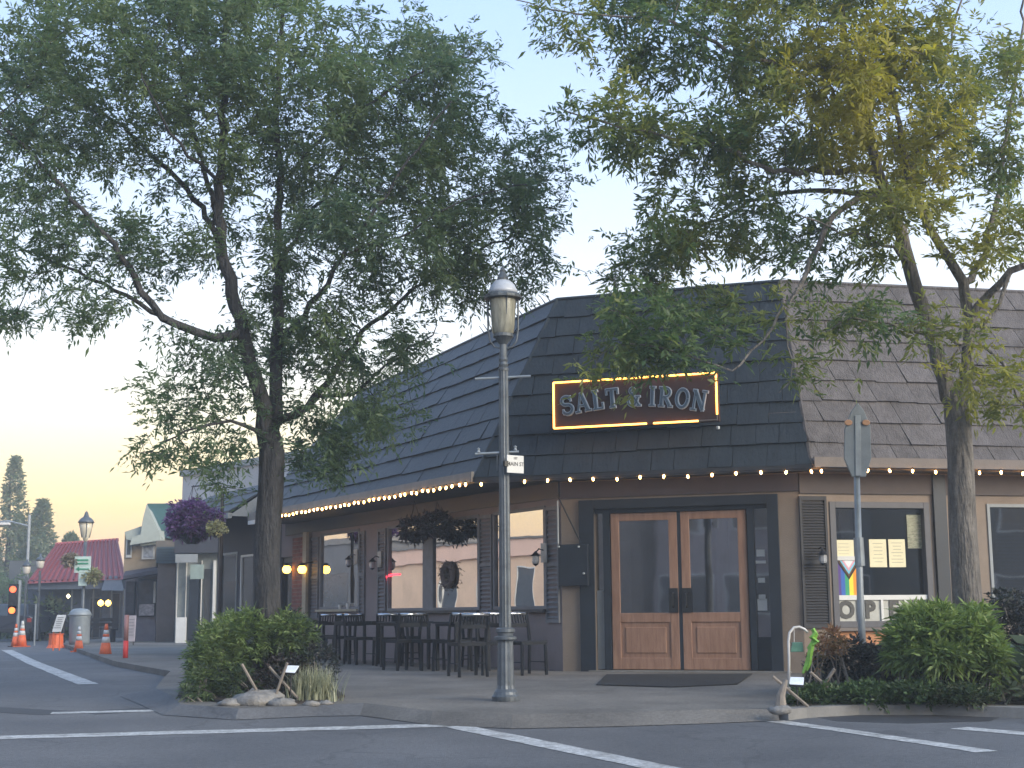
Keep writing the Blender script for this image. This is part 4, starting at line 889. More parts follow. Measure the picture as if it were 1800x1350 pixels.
def make_tree(name, label, limbs, clouds, nattr, bark, leafm, Y0, leaf, dens, tips_r=.004, reject=None, seedshift=0):
    """limbs: lists of (px,py,dY,r); first is the trunk. clouds: (px,py,rpx,rpy,dY,rY,weight,tint)"""
    base = at(limbs[0][0][0], limbs[0][0][1], Y0+limbs[0][0][2])
    root = empty(name, (base[0], base[1], zg(base[1])), label, 'tree')
    nodes, par, rmin = [], [], []
    for li, lm in enumerate(limbs):
        P = [at(x, y, Y0+dy) for x, y, dy, r in lm]; R = [q[3]*(.94 if li == 0 else .78) for q in lm]
        dense = []; 
        for i in range(len(P)-1):
            p0 = P[max(0, i-1)]; p1 = P[i]; p2 = P[i+1]; p3 = P[min(len(P)-1, i+2)]
            k = max(2, int(np.linalg.norm(p2-p1)/.16))
            for j in range(k):
                t = j/k; q = .5*((2*p1)+(-p0+p2)*t+(2*p0-5*p1+4*p2-p3)*t*t+(-p0+3*p1-3*p2+p3)*t**3)
                dense.append((q, lin(R[i], R[i+1], t)))
        dense.append((P[-1], R[-1]))
        if li == 0: prev = -1
        else: prev = int(np.argmin(np.linalg.norm(np.array(nodes)-dense[0][0], axis=1))); 
        for q, r in dense:
            if li > 0 and q is dense[0][0]: continue
            wob = 0 if li == 0 else .018
            nodes.append(q+RNG.normal(0, wob, 3)); par.append(prev); rmin.append(r); prev = len(nodes)-1
    W = np.array([c[6]*c[2]*c[3] for c in clouds], float); W /= W.sum(); A = []
    for c, wt in zip(clouds, W):
        n = int(nattr*wt); u = unit(RNG.normal(size=(n, 3)))*RNG.random((n, 1))**(1/2.3)
        sc = (Y0+c[4])/FPX
        ctr = at(c[0], c[1], Y0+c[4]); A.append(ctr+u*np.array([c[2]*sc, c[5], c[3]*sc]))
    A = np.concatenate(A)
    if reject is not None: A = A[~reject(A)]
    ctrs = np.array([at(c[0], c[1], Y0+c[4]) for c in clouds]); tints = np.array([c[7] for c in clouds]); rads = np.array([(c[2]+c[3])/2*(Y0+c[4])/FPX for c in clouds])
    N, par = colonise(nodes, par, None, A); n = len(N); rmin = np.array(list(rmin)+[0.]*(n-len(rmin)))
    r2 = np.zeros(n); kids = [[] for _ in range(n)]
    for i in range(n-1, -1, -1):
        if not kids[i]: r2[i] = tips_r**2.4
        if par[i] >= 0: r2[par[i]] += r2[i]; kids[par[i]].append(i)
    rad = np.maximum(r2**(1/2.4), rmin)
    for i in range(n):                      # never thicker than the parent
        if par[i] >= 0: rad[i] = min(rad[i], rad[par[i]])
    # chains
    mbs = MB(); used = np.zeros(n, bool)
    starts = [0]; 
    while starts:
        s = starts.pop(); ch_ = [s]; cur = s
        if par[s] >= 0: ch_ = [par[s], s]
        while kids[cur]:
            ks = sorted(kids[cur], key=lambda k: -rad[k]*1.0-.3*rad[cur]*float(unit(N[k]-N[cur]) @ unit(N[cur]-N[par[cur]] if par[cur] >= 0 else np.array([0, 0, 1.]))))
            starts += ks[1:]; cur = ks[0]; ch_.append(cur)
        R = [rad[k] for k in ch_]
        if par[s] >= 0: R[0] = rad[s]
        mx_ = max(R); mbs.tube([N[k] for k in ch_], R, 14 if mx_ > .08 else 8 if mx_ > .03 else 5 if mx_ > .012 else 3, cap=False)
    # trunk flare and knobbly surface
    tr = mbs.build('trunk', bark, root, smooth=True)
    # leaves on thin wood
    thin = np.where((rad < .016) & (np.arange(n) > len(nodes)))[0]; 
    L, nl, ll, lw = leaf; tgt = dens; rep = RNG.choice(thin, tgt); pp = par[rep]; ax = unit(N[rep]-N[pp]+1e-6)
    t = RNG.random((tgt, 1)); P = N[pp]*t+N[rep]*(1-t)+RNG.normal(0, .09, (tgt, 3)); D = unit(ax*.8+RNG.normal(size=(tgt, 3))*.75+np.array([0, 0, .12]))
    # clump tint
    dd = np.linalg.norm(P[:, None]-ctrs[None], axis=2)/rads[None]; tn = tints[dd.argmin(1)]; tn = np.clip(tn+RNG.normal(0, .12, tgt)+.18*np.sin(P[:, 0]*2.3+P[:, 2]*1.7)+.12*np.sin(P[:, 1]*3.1), 0, 1)
    nzv = np.sin(P[:, 0]*5.1+1.3*np.sin(P[:, 2]*3.3))+np.sin(P[:, 2]*6.3+1.1*np.sin(P[:, 1]*2.9))+np.sin(P[:, 1]*4.7+P[:, 0]*2.2)+.5*np.sin(P[:, 2]*11+P[:, 0]*9)
    k = RNG.random(tgt) < np.clip(.64+.32*nzv, .16, 1)
    if reject is not None: k &= ~reject(P)
    P, D, tn = P[k], D[k], tn[k]
    V, T = leaves(P, D, L, nl, ll, lw, tn); mesh_np('crown', V, 4, leafm, root, T)
    return root
limL = [
 [(474, 1215, 0, .24), (474, 1170, 0, .19), (470, 1080, 0, .172), (469, 960, 0, .17), (476, 860, 0, .165), (478, 790, 0, .17)],
 [(472, 800, 0, .15), (462, 720, -.05, .12), (440, 640, -.1, .115), (425, 580, -.15, .11), (402, 490, -.2, .10), (383, 400, -.3, .085), (390, 300, -.35, .07), (392, 200, -.4, .055), (398, 60, -.4, .04), (402, -60, -.4, .03)],
 [(480, 800, 0, .14), (484, 700, .1, .105), (486, 620, .15, .10), (490, 540, .2, .085), (487, 440, .25, .07), (492, 320, .3, .055), (486, 200, .35, .045), (495, 60, .4, .035), (500, -60, .4, .025)],
 [(428, 592, -.15, .085), (375, 588, -.3, .07), (315, 575, -.5, .062), (262, 535, -.7, .055), (225, 470, -.85, .048), (180, 410, -1., .04), (110, 330, -1.1, .032), (50, 262, -1.2, .024), (-40, 180, -1.3, .015)],
 [(300, 570, -.5, .045), (240, 530, -.4, .034), (180, 500, -.3, .028), (110, 465, -.2, .022), (20, 425, 0, .015), (-60, 400, 0, .01)],
 [(403, 490, -.2, .06), (380, 415, .1, .05), (340, 350, .3, .045), (280, 285, .5, .038), (215, 225, .7, .03), (150, 175, .9, .02), (90, 110, 1.1, .012)],
 [(386, 400, -.3, .05), (362, 310, .2, .038), (335, 215, .6, .03), (320, 120, .9, .02), (300, 0, 1.1, .015)],
 [(489, 600, .15, .06), (520, 565, -.2, .05), (560, 520, -.5, .042), (600, 450, -.8, .035), (650, 380, -1., .03), (720, 280, -1.2, .02), (790, 180, -1.3, .012)],
 [(482, 745, 0, .075), (540, 712, .2, .06), (590, 650, .4, .05), (640, 585, .5, .04), (710, 520, .6, .03), (800, 460, .7, .02), (900, 410, .7, .012)],
 [(560, 700, .3, .035), (620, 690, .4, .03), (680, 640, .5, .02), (760, 590, .5, .012)],
 [(489, 470, .25, .045), (530, 400, .6, .035), (590, 310, .9, .03), (640, 200, 1.2, .02), (680, 90, 1.4, .012)],
 [(392, 330, -.35, .035), (350, 290, -.8, .03), (300, 230, -1.2, .022), (250, 140, -1.5, .015)],
 [(480, 780, 0, .045), (430, 745, -.4, .03), (380, 745, -.7, .022), (310, 770, -1., .012)],
 [(492, 330, .3, .03), (560, 250, -.2, .025), (650, 180, -.6, .015), (760, 110, -.8, .01)],
 [(600, 450, -.8, .025), (700, 420, -1., .02), (800, 360, -1., .014), (920, 320, -.9, .01)],
]
clL = [(200, 130, 220, 190, 0, 1.6, 1, .45), (60, 250, 150, 170, -.6, 1.2, .8, .1), (420, 110, 220, 190, -.3, 1.8, 1.15, .5), (600, 220, 220, 200, .2, 1.8, 1.1, .3), (760, 250, 150, 190, .1, 1.4, 1.1, .25),
       (830, 400, 180, 120, .4, 1.3, 1.1, .3), (660, 440, 190, 120, -.3, 1.5, 1.0, .15), (100, 400, 150, 90, -.7, 1.2, .9, .05), (150, 530, 80, 60, -.8, .7, .9, .1), (30, 540, 60, 60, -.3, .6, .9, .1),
       (250, 440, 130, 80, -.4, 1., .8, .1), (380, 660, 120, 80, -.4, .9, .8, .0), (300, 720, 70, 70, -.7, .6, 1.0, .05), (340, 800, 120, 55, -.6, .9, 1.0, .05), (250, 800, 50, 35, -.9, .4, 1., .05), (600, 610, 170, 90, .3, 1.2, 1.3, .1),
       (620, 720, 140, 85, .3, 1., 1.6, .15), (570, 800, 100, 50, .2, .8, 1.3, .0), (860, 500, 110, 60, .6, .8, .9, .2), (930, 330, 80, 110, .5, .8, .9, .25), (300, 300, 110, 60, .5, .8, .5, .1), (500, 350, 120, 120, .8, 1.2, .8, .2), (690, 60, 110, 60, .6, 1., .8, .35), (830, 90, 60, 60, .1, .6, 1.0, .3), (300, -60, 350, 80, 0, 1.8, .8, .4), (480, 560, 90, 120, .5, .9, .6, .1)]
rejL = lambda P: (P[:, 2] < 1.9)
make_tree('ash_tree', 'large dark green ash tree rising behind the left planter shrub', limL, clL, 4300, m_bark, m_leafL, 17.3, (.17, 7, .085, .026), 42000, reject=rejL)
limR = [
 [(1708, 1185, 0, .22), (1704, 1110, 0, .19), (1700, 1050, 0, .175), (1692, 920, 0, .165), (1688, 800, 0, .155), (1680, 700, 0, .165)],
 [(1676, 715, 0, .13), (1650, 640, 0, .115), (1622, 540, .1, .11), (1598, 460, .1, .105), (1570, 380, .05, .10), (1545, 300, 0, .085), (1522, 200, 0, .07), (1490, 100, -.1, .055), (1468, -60, -.2, .04)],
 [(1690, 705, 0, .11), (1703, 640, -.1, .09), (1704, 570, -.15, .085), (1695, 500, -.2, .08), (1655, 430, -.3, .065), (1610, 350, -.4, .055), (1585, 250, -.5, .04), (1560, 120, -.6, .03)],
 [(1704, 565, -.15, .07), (1740, 515, -.4, .058), (1780, 480, -.6, .052), (1840, 450, -.8, .045), (1920, 400, -1., .03)],
 [(1700, 510, -.2, .06), (1722, 450, 0, .05), (1748, 370, .2, .042), (1762, 280, .3, .035), (1785, 140, .5, .026), (1800, 0, .6, .018)],
 [(1562, 352, .05, .06), (1510, 348, -.3, .05), (1470, 380, -.5, .045), (1440, 430, -.6, .04), (1415, 480, -.7, .034), (1385, 530, -.8, .025), (1340, 600, -.9, .015), (1290, 650, -1., .009)],
 [(1545, 300, 0, .055), (1450, 300, -.3, .045), (1360, 300, -.6, .036), (1270, 260, -.8, .03), (1170, 240, -1., .022), (1060, 215, -1.1, .015), (980, 190, -1.1, .01)],
 [(1500, 130, -.1, .05), (1400, 110, -.4, .04), (1310, 100, -.6, .034), (1230, 60, -.8, .028), (1130, 30, -1., .02), (990, 20, -1.1, .013), (910, 0, -1.1, .008)],
 [(1560, 345, .05, .05), (1450, 335, .4, .04), (1360, 340, .6, .032), (1270, 380, .7, .026), (1180, 430, .8, .018), (1080, 470, .8, .01)],
 [(1570, 380, .05, .04), (1600, 300, .5, .034), (1640, 200, .8, .028), (1670, 80, 1., .02), (1690, -40, 1., .015)],
 [(1688, 600, -.15, .035), (1640, 590, -.6, .026), (1560, 570, -.9, .02), (1480, 560, -1., .012)],
 [(1715, 600, -.2, .03), (1760, 640, -.5, .024), (1790, 700, -.7, .015)],
 [(1415, 480, -.7, .022), (1380, 560, -.9, .016), (1395, 640, -1., .010), (1370, 690, -1., .006)],
 [(1598, 460, .1, .03), (1540, 420, -.5, .024), (1480, 410, -.9, .016), (1400, 380, -1.2, .01)],
 [(1770, 485, -.55, .035), (1755, 540, -.7, .03), (1720, 580, -.8, .024), (1690, 610, -.9, .018), (1660, 650, -1., .01)],
]
clR = [(1020, 30, 120, 55, -1., .7, 1.0, .1), (1170, 60, 130, 90, -.6, 1., .9, .15), (1350, 60, 150, 100, -.3, 1.2, 1., .35), (1060, 210, 110, 60, -1., .7, 1., .1), (1190, 250, 140, 85, -.6, 1., 1.05, .1), (1340, 230, 140, 110, -.3, 1.2, 1., .45),
       (1480, 170, 140, 150, -.4, 1.5, 1.1, .85), (1600, 230, 120, 170, -.3, 1.5, 1., .75), (1560, 60, 130, 110, -.4, 1.3, 1.0, .7), (1740, 200, 90, 220, .2, 1.2, .45, .3), (1300, 380, 150, 80, .2, 1., .9, .1), (1160, 450, 120, 70, .3, .9, 1.0, .1), (1080, 470, 60, 40, .3, .5, .9, .1),
       (1080, 500, 50, 25, .3, .5, .9, .1), (1130, 560, 110, 60, -.5, .8, .9, .15), (1080, 640, 80, 40, -.6, .5, .9, .25), (1180, 600, 60, 60, -.6, .6, .7, .2), (1440, 450, 90, 60, -.4, .8, .55, .2), (1500, 560, 130, 45, -.9, .7, .7, .2), (1650, 580, 70, 50, -.9, .6, .9, .6),
       (1700, 650, 70, 45, -1., .5, 1.5, .85), (1780, 680, 55, 65, -.7, .5, 1.4, .8), (1560, 380, 120, 70, -.7, .9, .7, .55), (1700, 430, 80, 60, -.7, .7, .5, .6), (1790, 430, 50, 90, -.6, .6, .6, .5), (1450, 640, 90, 40, -.9, .6, .35, .2), (1300, -50, 350, 60, -.4, 1.2, .7, .3), (1230, 540, 90, 40, 0, .6, .7, .1), (1090, 120, 60, 40, -1, .5, .6, .1), (1000, 460, 14, 12, 0, .3, 1, .1)]
rejR = lambda P: (P[:, 1] > 19.6) | (P[:, 2] < 2.9)
make_tree('street_tree', 'grey barked street tree with yellowing leaves over the right planter', limR, clR, 3600, m_barkR, m_leafR, 16.3, (.18, 7, .100, .030), 20000, reject=rejR)

# ---------------------------------------------------------------- shrubs and plants
def shrub(name, label, cat, blobs, n, m, leaf, stems=14, group=None, soilbase=None, up=.3, shell=.55):
    """blobs (centre xyz, radii xyz, weight, tint)"""
    c0 = np.array(blobs[0][0], float); base = V3(c0[0], c0[1], zg(c0[1])); root = empty(name, base, label, cat, group)
    W = np.array([b_[2]*b_[1][0]*b_[1][2] for b_ in blobs], float); W /= W.sum(); PP, DD, TT = [], [], []
    for (c, r, wt, ti), w_ in zip(blobs, W):
        k = int(n*w_); u = unit(RNG.normal(size=(k, 3))); rr = (shell+(1-shell)*RNG.random((k, 1))**.5)*(1+.10*np.sin(u[:, :1]*9+u[:, 2:]*7)+.07*np.sin(u[:, 1:2]*13))
        st_ = RNG.random((k, 1)) < .07; rr = np.where(st_ & (u[:, 2:] > -.1), rr*RNG.uniform(1.1, 1.32, (k, 1)), rr)
        P = np.array(c)+u*rr*np.array(r); PP.append(P); DD.append(unit(u+np.array([0, 0, up])+.5*RNG.normal(size=(k, 3)))); TT.append(np.clip(ti+RNG.normal(0, .2, k), 0, 1))
    P, D, T = np.concatenate(PP), np.concatenate(DD), np.concatenate(TT); k = P[:, 2] > np.array([zg(y) for y in P[:, 1]])+.02; P, D, T = P[k], D[k], T[k]
    L, nl, ll, lw = leaf; V, T = leaves(P, D, L, nl, ll, lw, T); mesh_np('foliage', V, 4, m, root, T)
    b = MB()
    for i in range(stems):
        c, r, *_ = blobs[i % len(blobs)]; e = np.array(c)+np.array(r)*RNG.uniform(-.7, .7, 3); s_ = V3(c[0]+RNG.uniform(-.2, .2), c[1]+RNG.uniform(-.15, .15), zg(c[1])-.03)
        b.tube([s_, lin(s_, e, .5)+V3(*RNG.normal(0, .04, 3)), e], [.014, .01, .005], 5)
    b.build('stems', m_stake, root); return root
def bl(px, py, Y, rx, rz, ry, wt=1., ti=0.): return (at(px, py, Y), (rx*Y/FPX, ry, rz*Y/FPX), wt, ti)
shrub('shrub', 'big feathery green shrub at the foot of the left tree', 'shrub',
      [bl(430, 1128, 17.3, 66, 48, .5, 1.3, .05), bl(380, 1160, 17., 42, 58, .45, 1.2, .25), bl(500, 1110, 17.3, 42, 30, .45, 1., .1), bl(360, 1205, 16.6, 27, 24, .3, 1., .55), bl(420, 1200, 16.7, 32, 23, .3, .8, .8), bl(520, 1120, 17.3, 27, 38, .4, .9, .75), bl(335, 1222, 16.3, 8, 8, .2, .7, .7), bl(460, 1180, 17.2, 62, 38, .3, 1., .9)], 5200, m_bushL, (.10, 7, .075, .017), 30, shell=.35)
shrub('dark_shrub', 'dark purple brown low shrub behind the leaning stakes', 'shrub', [bl(500, 1190, 17., 50, 40, .35, 1, .5), bl(560, 1170, 17, 30, 34, .3, 1, .2), bl(465, 1205, 16.8, 30, 20, .2, 1, .6)], 1300, m_hedge, (.06, 5, .045, .02), 14)
shrub('right_shrub', 'bright yellow green shrub under the right tree', 'shrub',
      [bl(1640, 1105, 15.6, 42, 30, .4, 1.2, .0), bl(1700, 1120, 15.5, 34, 34, .4, 1.1, .05), bl(1600, 1125, 15.6, 27, 24, .35, 1., .1), bl(1580, 1155, 15.6, 12, 14, .3, .8, .3), bl(1740, 1150, 15.3, 18, 18, .3, 1., .1), bl(1660, 1150, 15.3, 52, 18, .3, .7, .35), bl(1720, 1080, 15.6, 12, 10, .25, .9, .0), bl(1610, 1080, 15.7, 16, 8, .25, .8, .0), bl(1745, 1185, 15.2, 8, 10, .2, .6, .3)], 4600, m_bushR, (.11, 7, .10, .021), 24, shell=.3)
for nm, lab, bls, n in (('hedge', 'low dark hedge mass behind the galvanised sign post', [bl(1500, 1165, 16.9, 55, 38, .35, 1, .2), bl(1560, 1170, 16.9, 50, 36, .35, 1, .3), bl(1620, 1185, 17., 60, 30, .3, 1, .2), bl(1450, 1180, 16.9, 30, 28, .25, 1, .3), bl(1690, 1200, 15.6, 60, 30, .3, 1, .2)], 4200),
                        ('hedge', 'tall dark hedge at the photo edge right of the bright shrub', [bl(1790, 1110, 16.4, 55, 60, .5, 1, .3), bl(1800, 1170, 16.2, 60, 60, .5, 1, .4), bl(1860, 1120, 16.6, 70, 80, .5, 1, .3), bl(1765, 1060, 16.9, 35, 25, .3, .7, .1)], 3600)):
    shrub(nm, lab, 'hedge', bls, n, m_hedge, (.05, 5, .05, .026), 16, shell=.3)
shrub('ground_cover', 'low green ground cover along the right kerb', 'plants', [bl(1450, 1222, 15.4, 60, 16, .35, 1, .2), bl(1530, 1220, 15.3, 60, 18, .35, 1, .0), bl(1610, 1218, 15.2, 60, 18, .35, 1, .2), bl(1690, 1222, 15., 60, 16, .3, 1, .6), bl(1405, 1235, 15.2, 26, 10, .15, 1, .4)], 3200, m_cover, (.05, 5, .045, .022), 8, up=.9, shell=.2)['kind'] = 'stuff'
shrub('hosta', 'broad pale leaved plant at the right edge of the planter', 'plant', [bl(1790, 1188, 15.3, 30, 30, .25, 1, .1), bl(1830, 1170, 15.3, 40, 40, .3, 1, .2), bl(1775, 1212, 15.2, 26, 12, .2, 1, .3)], 230, m_hosta, (.05, 3, .17, .075), 8, shell=.4)
shrub('red_leaf_plant', 'small rusty red leaved plant right of the white hook', 'plant', [bl(1460, 1120, 16.6, 22, 12, .18, 1, .1), bl(1446, 1140, 16.5, 16, 16, .18, 1, .3), bl(1478, 1136, 16.6, 18, 10, .18, 1, .5), bl(1432, 1158, 16.3, 8, 14, .10, .8, .6)], 260, m_redleaf, (.05, 3, .07, .022), 16)
# stems to ground for red plant handled by shrub stems; grass tuft
tp = gp(553, 1232); tr_ = empty('grass_tuft', tp, 'pale ornamental grass tuft at the right end of the left planter', 'grass tuft')
n = 620; ang = RNG.uniform(0, 6.28, n); lean = RNG.uniform(.05, .85, n)**1.2; hh = RNG.uniform(.22, .46, n); bx = tp+V3(0, -.1, 0)+np.stack([RNG.normal(0, .10, n), RNG.normal(0, .08, n), np.zeros(n)], 1)
dirx = np.stack([np.cos(ang), np.sin(ang), np.zeros(n)], 1); sdx = np.stack([-np.sin(ang), np.cos(ang), np.zeros(n)], 1)*.008
segs = []; prev = bx
for k in (1, 2, 3):
    t = k/3; q = bx+dirx*(lean*hh*t**1.6*.95)[:, None]+np.array([0, 0, 1.])*(hh*t*(1-.25*lean*t))[:, None]; w0, w1 = (1-(k-1)/3.2), (1-k/3.05)
    segs.append(np.stack([prev-sdx*w0, prev+sdx*w0, q+sdx*w1, q-sdx*w1], 1).reshape(-1, 3)); prev = q
mesh_np('blades', np.concatenate(segs), 4, m_tuft, tr_, np.tile(np.repeat(np.clip(RNG.normal(.2, .3, n), 0, 1), 4), 3))
# planter beds
slab('planter_soil', [g2(312, 1226), g2(425, 1240), g2(560, 1236), g2(606, 1226), g2(560, 1195), g2(330, 1190)], m_soil, .03, .05)
slab('planter_soil', [g2(1372, 1238), g2(1500, 1234), g2(1800, 1239), g2(2040, 1246), (8.5, 17.6), (4.2, 18.2)], m_soil, .03, .05)
# rocks
def rock(name, px, py, r, lab, grp=None, sq=.55):
    p = gp(px, py); b = MB(); nn, mm = 9, 6; V = []
    for i in range(mm+1):
        for j in range(nn):
            a = 2*math.pi*j/nn; c = math.pi*i/mm; q = 1+.16*math.sin(3*a+c*2+px)+random.uniform(-.12, .12); V.append((p[0]+r*q*math.cos(a)*math.sin(c)*1.25, p[1]+r*q*math.sin(a)*math.sin(c), p[2]+r*sq*(.35-math.cos(c))*q*.8))
    F = [(i*nn+j, i*nn+(j+1) % nn, (i+1)*nn+(j+1) % nn, (i+1)*nn+j) for i in range(mm) for j in range(nn)]
    b.add(V, F); return tag(b.build(name, m_rock, smooth=True), lab, 'rock', grp)
rock('rock', 455, 1238, .26, 'largest pale boulder at the front of the left planter')
rock('rock', 497, 1240, .13, 'medium stone right of the big boulder', 'small stones edging the left planter')
rock('rock', 548, 1240, .08, 'small stone under the grass tuft, left', 'small stones edging the left planter')
rock('rock', 572, 1238, .07, 'small stone under the grass tuft, right', 'small stones edging the left planter')
rock('rock', 405, 1240, .12, 'flat stone at the shrub foot left of the boulder', 'small stones edging the left planter')
rock('rock', 1372, 1251, .10, 'small stone at the kerb corner below the wooden stump', 'small stones edging the left planter')
def stake(x0, y0, x1, y1, Y, lab, r=.016, m=m_stake):
    return tag(MB().tube([at(x0, y0, Y-.04), at(x1, y1, Y+.03)], [r, r*1.05], 6).build('wooden_stake', m), lab, 'stake', 'leaning wooden stakes in the planters')
Yl = gp(480, 1236)[1]-.15; Yr = gp(1400, 1243)[1]-.12
stake(425, 1167, 458, 1226, Yl, 'wooden stake leaning left, in front of the shrub')
stake(473, 1172, 524, 1228, Yl+.1, 'wooden stake leaning left, behind the solar light')
stake(505, 1165, 481, 1232, Yl-.05, 'wooden stake leaning right, holding the solar light')
stake(1358, 1189, 1420, 1242, Yr, 'long wooden stake leaning left at the kerb corner', .017)
stake(1424, 1181, 1464, 1216, Yr+.5, 'wooden stake leaning left behind the right solar light')
stake(1467, 1176, 1447, 1206, Yr+.6, 'short wooden stake leaning right beside ground cover', .02)
def solar(px, py, Y, lab):
    p = at(px, py, Y); r = empty('solar_light', p, lab, 'garden light', 'small white solar lights in the planters')
    q = [p+V3(-.085, -.03, -.022), p+V3(.055, -.05, -.03), p+V3(.085, .05, .035), p+V3(-.055, .06, .04)]
    MB().prism(q, (0, .004, .012)).build('panel', mat('solar_white', (.7, .74, .78), rough=.25), r, bevel=.004)
    MB().prism([a+V3(0, 0, -.02) for a in q], (0, 0, .018)).build('housing', m_black, r)
    MB().tube([p+V3(0, .02, -.01), V3(p[0], p[1]+.02, zg(p[1])-.02)], .008, 6).build('spike', m_black, r)
solar(511, 1178, Yl, 'white solar light panel in the left planter'); solar(1401, 1199, Yr+.1, 'white solar light panel in the right planter')
# weathered stump by the right kerb
sp_ = gp(1372, 1247); st = []
tag(MB().tube([sp_-V3(0, 0, .03), sp_+V3(.01, 0, .14), at(1382, 1195, sp_[1])], [.075, .045, .02], 9).build('stump', m_stake), 'thin weathered wooden stump at the kerb corner', 'stump')
# white hook post with green lock-like tag and ribbon
hb = gp(1387, 1228); hk = empty('hook_post', hb, 'white curved hook post with a green box hanging beside it', 'hook post')
m_hook = mat('hook_white', (.6, .58, .55), rough=.5); Hh = lambda x, y: at(x, y, hb[1])
MB().tube([hb, Hh(1387, 1160), Hh(1386, 1128), Hh(1388, 1112), Hh(1396, 1103), Hh(1405, 1102), Hh(1414, 1106), Hh(1420, 1112)], .015, 8).build('hook', m_hook, hk, smooth=True)
gb = empty('green_box', Hh(1401, 1138), 'small green translucent box hanging under the white hook', 'box')
MB().prism([Hh(1390, 1146), Hh(1413, 1146), Hh(1411, 1129), Hh(1393, 1129)], (0, .08, 0)).build('body', mat('green_glass', (.10, .22, .16), rough=.2, var=.3), gb, bevel=.006)
MB().tube([Hh(1396, 1129), Hh(1396, 1103)], .004, 5).build('hanger', m_hook, gb)
rb = empty('ribbon_bow', Hh(1428, 1130), 'lime green ribbon tied to the rusty plant', 'ribbon'); m_lime = mat('lime', (.20, .42, .06), rough=.5, var=.3, scale=20)
for k, pts_ in enumerate(([(1427, 1105), (1432, 1115), (1427, 1130), (1418, 1140)], [(1427, 1130), (1422, 1150), (1416, 1168), (1409, 1183)], [(1424, 1132), (1421, 1150), (1420, 1166), (1416, 1178)], [(1432, 1112), (1424, 1120), (1434, 1128), (1426, 1134)])):
    MB().tube([Hh(x, y)+V3(0, -.05-.01*k, 0) for x, y in pts_], [.022, .03, .026, .012], 4).build('ribbon_tail', m_lime, rb)

# ---------------------------------------------------------------- hanging baskets
def basket(p, r, m, lab, n=900, flower=None, chain=.5, grp=None, leaf=(.05, 3, .06, .03)):
    e_ = empty('hanging_basket', p, lab, 'hanging basket', grp)
    u = unit(RNG.normal(size=(n, 3))); u[:, 2] = np.where(u[:, 2] < -.3, u[:, 2]*.7, u[:, 2]); P = np.array(p)+u*np.array([r, r, r*.85])*RNG.uniform(.55, 1.05, (n, 1))*(1+.12*np.sin(u[:, :1]*8))
    V, T = leaves(P, unit(u+.6*RNG.normal(size=(n, 3))), *leaf, RNG.random(n)*.6); mesh_np('foliage', V, 4, m, e_, T)
    if flower is not None:
        k = n//6; u = unit(RNG.normal(size=(k, 3))+np.array([1.6, -.8, -.9])); P = np.array(p)+u*r*RNG.uniform(.9, 1.1, (k, 1)); V, T = leaves(P, u, .02, 5, .05, .04, RNG.random(k)*.3); mesh_np('flowers', V, 4, flower, e_, T)
    MB().lathe(V3(*p)+V3(0, 0, -r*.45), [(r*.2, -r*.4), (r*.55, -r*.1), (r*.7, r*.3)], 12).build('bowl', m_black, e_)
    for k in range(3):
        t = k*2.1; MB().tube([V3(*p)+V3(r*.6*math.cos(t), r*.6*math.sin(t), 0), V3(*p)+V3(0, 0, r+chain)], .006, 4).build('chain', m_black, e_)
    return e_
basket(pl(728, 932, C0+oL*.4, oL), .27, m_darkbask, 'dark leafy hanging basket under the eave, left of the pair', 900, grp='dark hanging baskets under the side eave', chain=.25)
basket(pl(768, 922, C0+oL*.4, oL), .27, m_darkbask, 'dark leafy hanging basket under the eave nearer the wreath', 900, grp='dark hanging baskets under the side eave', chain=.12)
bp_ = at(338, 918, 31.); basket(bp_, .56, m_purple, 'large purple flower basket left of the tree trunk', 2600, None, .25, leaf=(.06, 5, .07, .035))
basket(at(380, 930, 30.4), .21, m_yellowf, 'small yellow white flower basket beside the purple one', 420, None, .2, leaf=(.03, 5, .04, .028))
# post that carries those baskets
bpo = empty('basket_post', (bp_[0]+.62, bp_[1]+.1, 0), 'dark iron post with arms carrying the purple basket', 'post')
MB().tube([(bp_[0]+.62, bp_[1]+.1, 0), (bp_[0]+.62, bp_[1]+.1, 3.55)], .04, 8).build('pole', m_black, bpo); MB().tube([(bp_[0]-.05, bp_[1]+.05, bp_[2]+.78), (bp_[0]+.62, bp_[1]+.1, bp_[2]+.85), (bp_[0]+.62+.2, bp_[1], bp_[2]+.5)], .016, 6).build('arm', m_black, bpo)

# ---------------------------------------------------------------- neighbour shop with dark canopy
nb = empty('neighbour_shop', C0+aL*14, 'low dark shop with shingled canopy just beyond the restaurant', 'shop')
N0 = C0+aL*11.9; NLn = uL(382, 1000)-11.9
m_nw = mat('charcoal_wall', (.035, .038, .05), rough=.8)
print('NLn', NLn); nwin = [(.05*NLn, .30*NLn, .7, 2.4), (.36*NLn, .60*NLn, .05, 2.3), (.66*NLn, .94*NLn, .7, 2.4)]
wall(N0, eL, oL, NLn, -.1, 3.3, nwin).build('wall', m_nw, nb)
for h in nwin: window(N0, eL, oL, h, m_glassR, fm=m_grey if h[2] > .1 else m_white, parent=nb)
MB().fb(N0, eL, oL, 0, NLn, -3, -2.9, 0, 3.2).build('back_wall', m_dark_in, nb)
MB().fb(N0, eL, oL, NLn-.1, NLn, -3, -.2, 0, 3.2).build('end_wall', m_nw, nb)
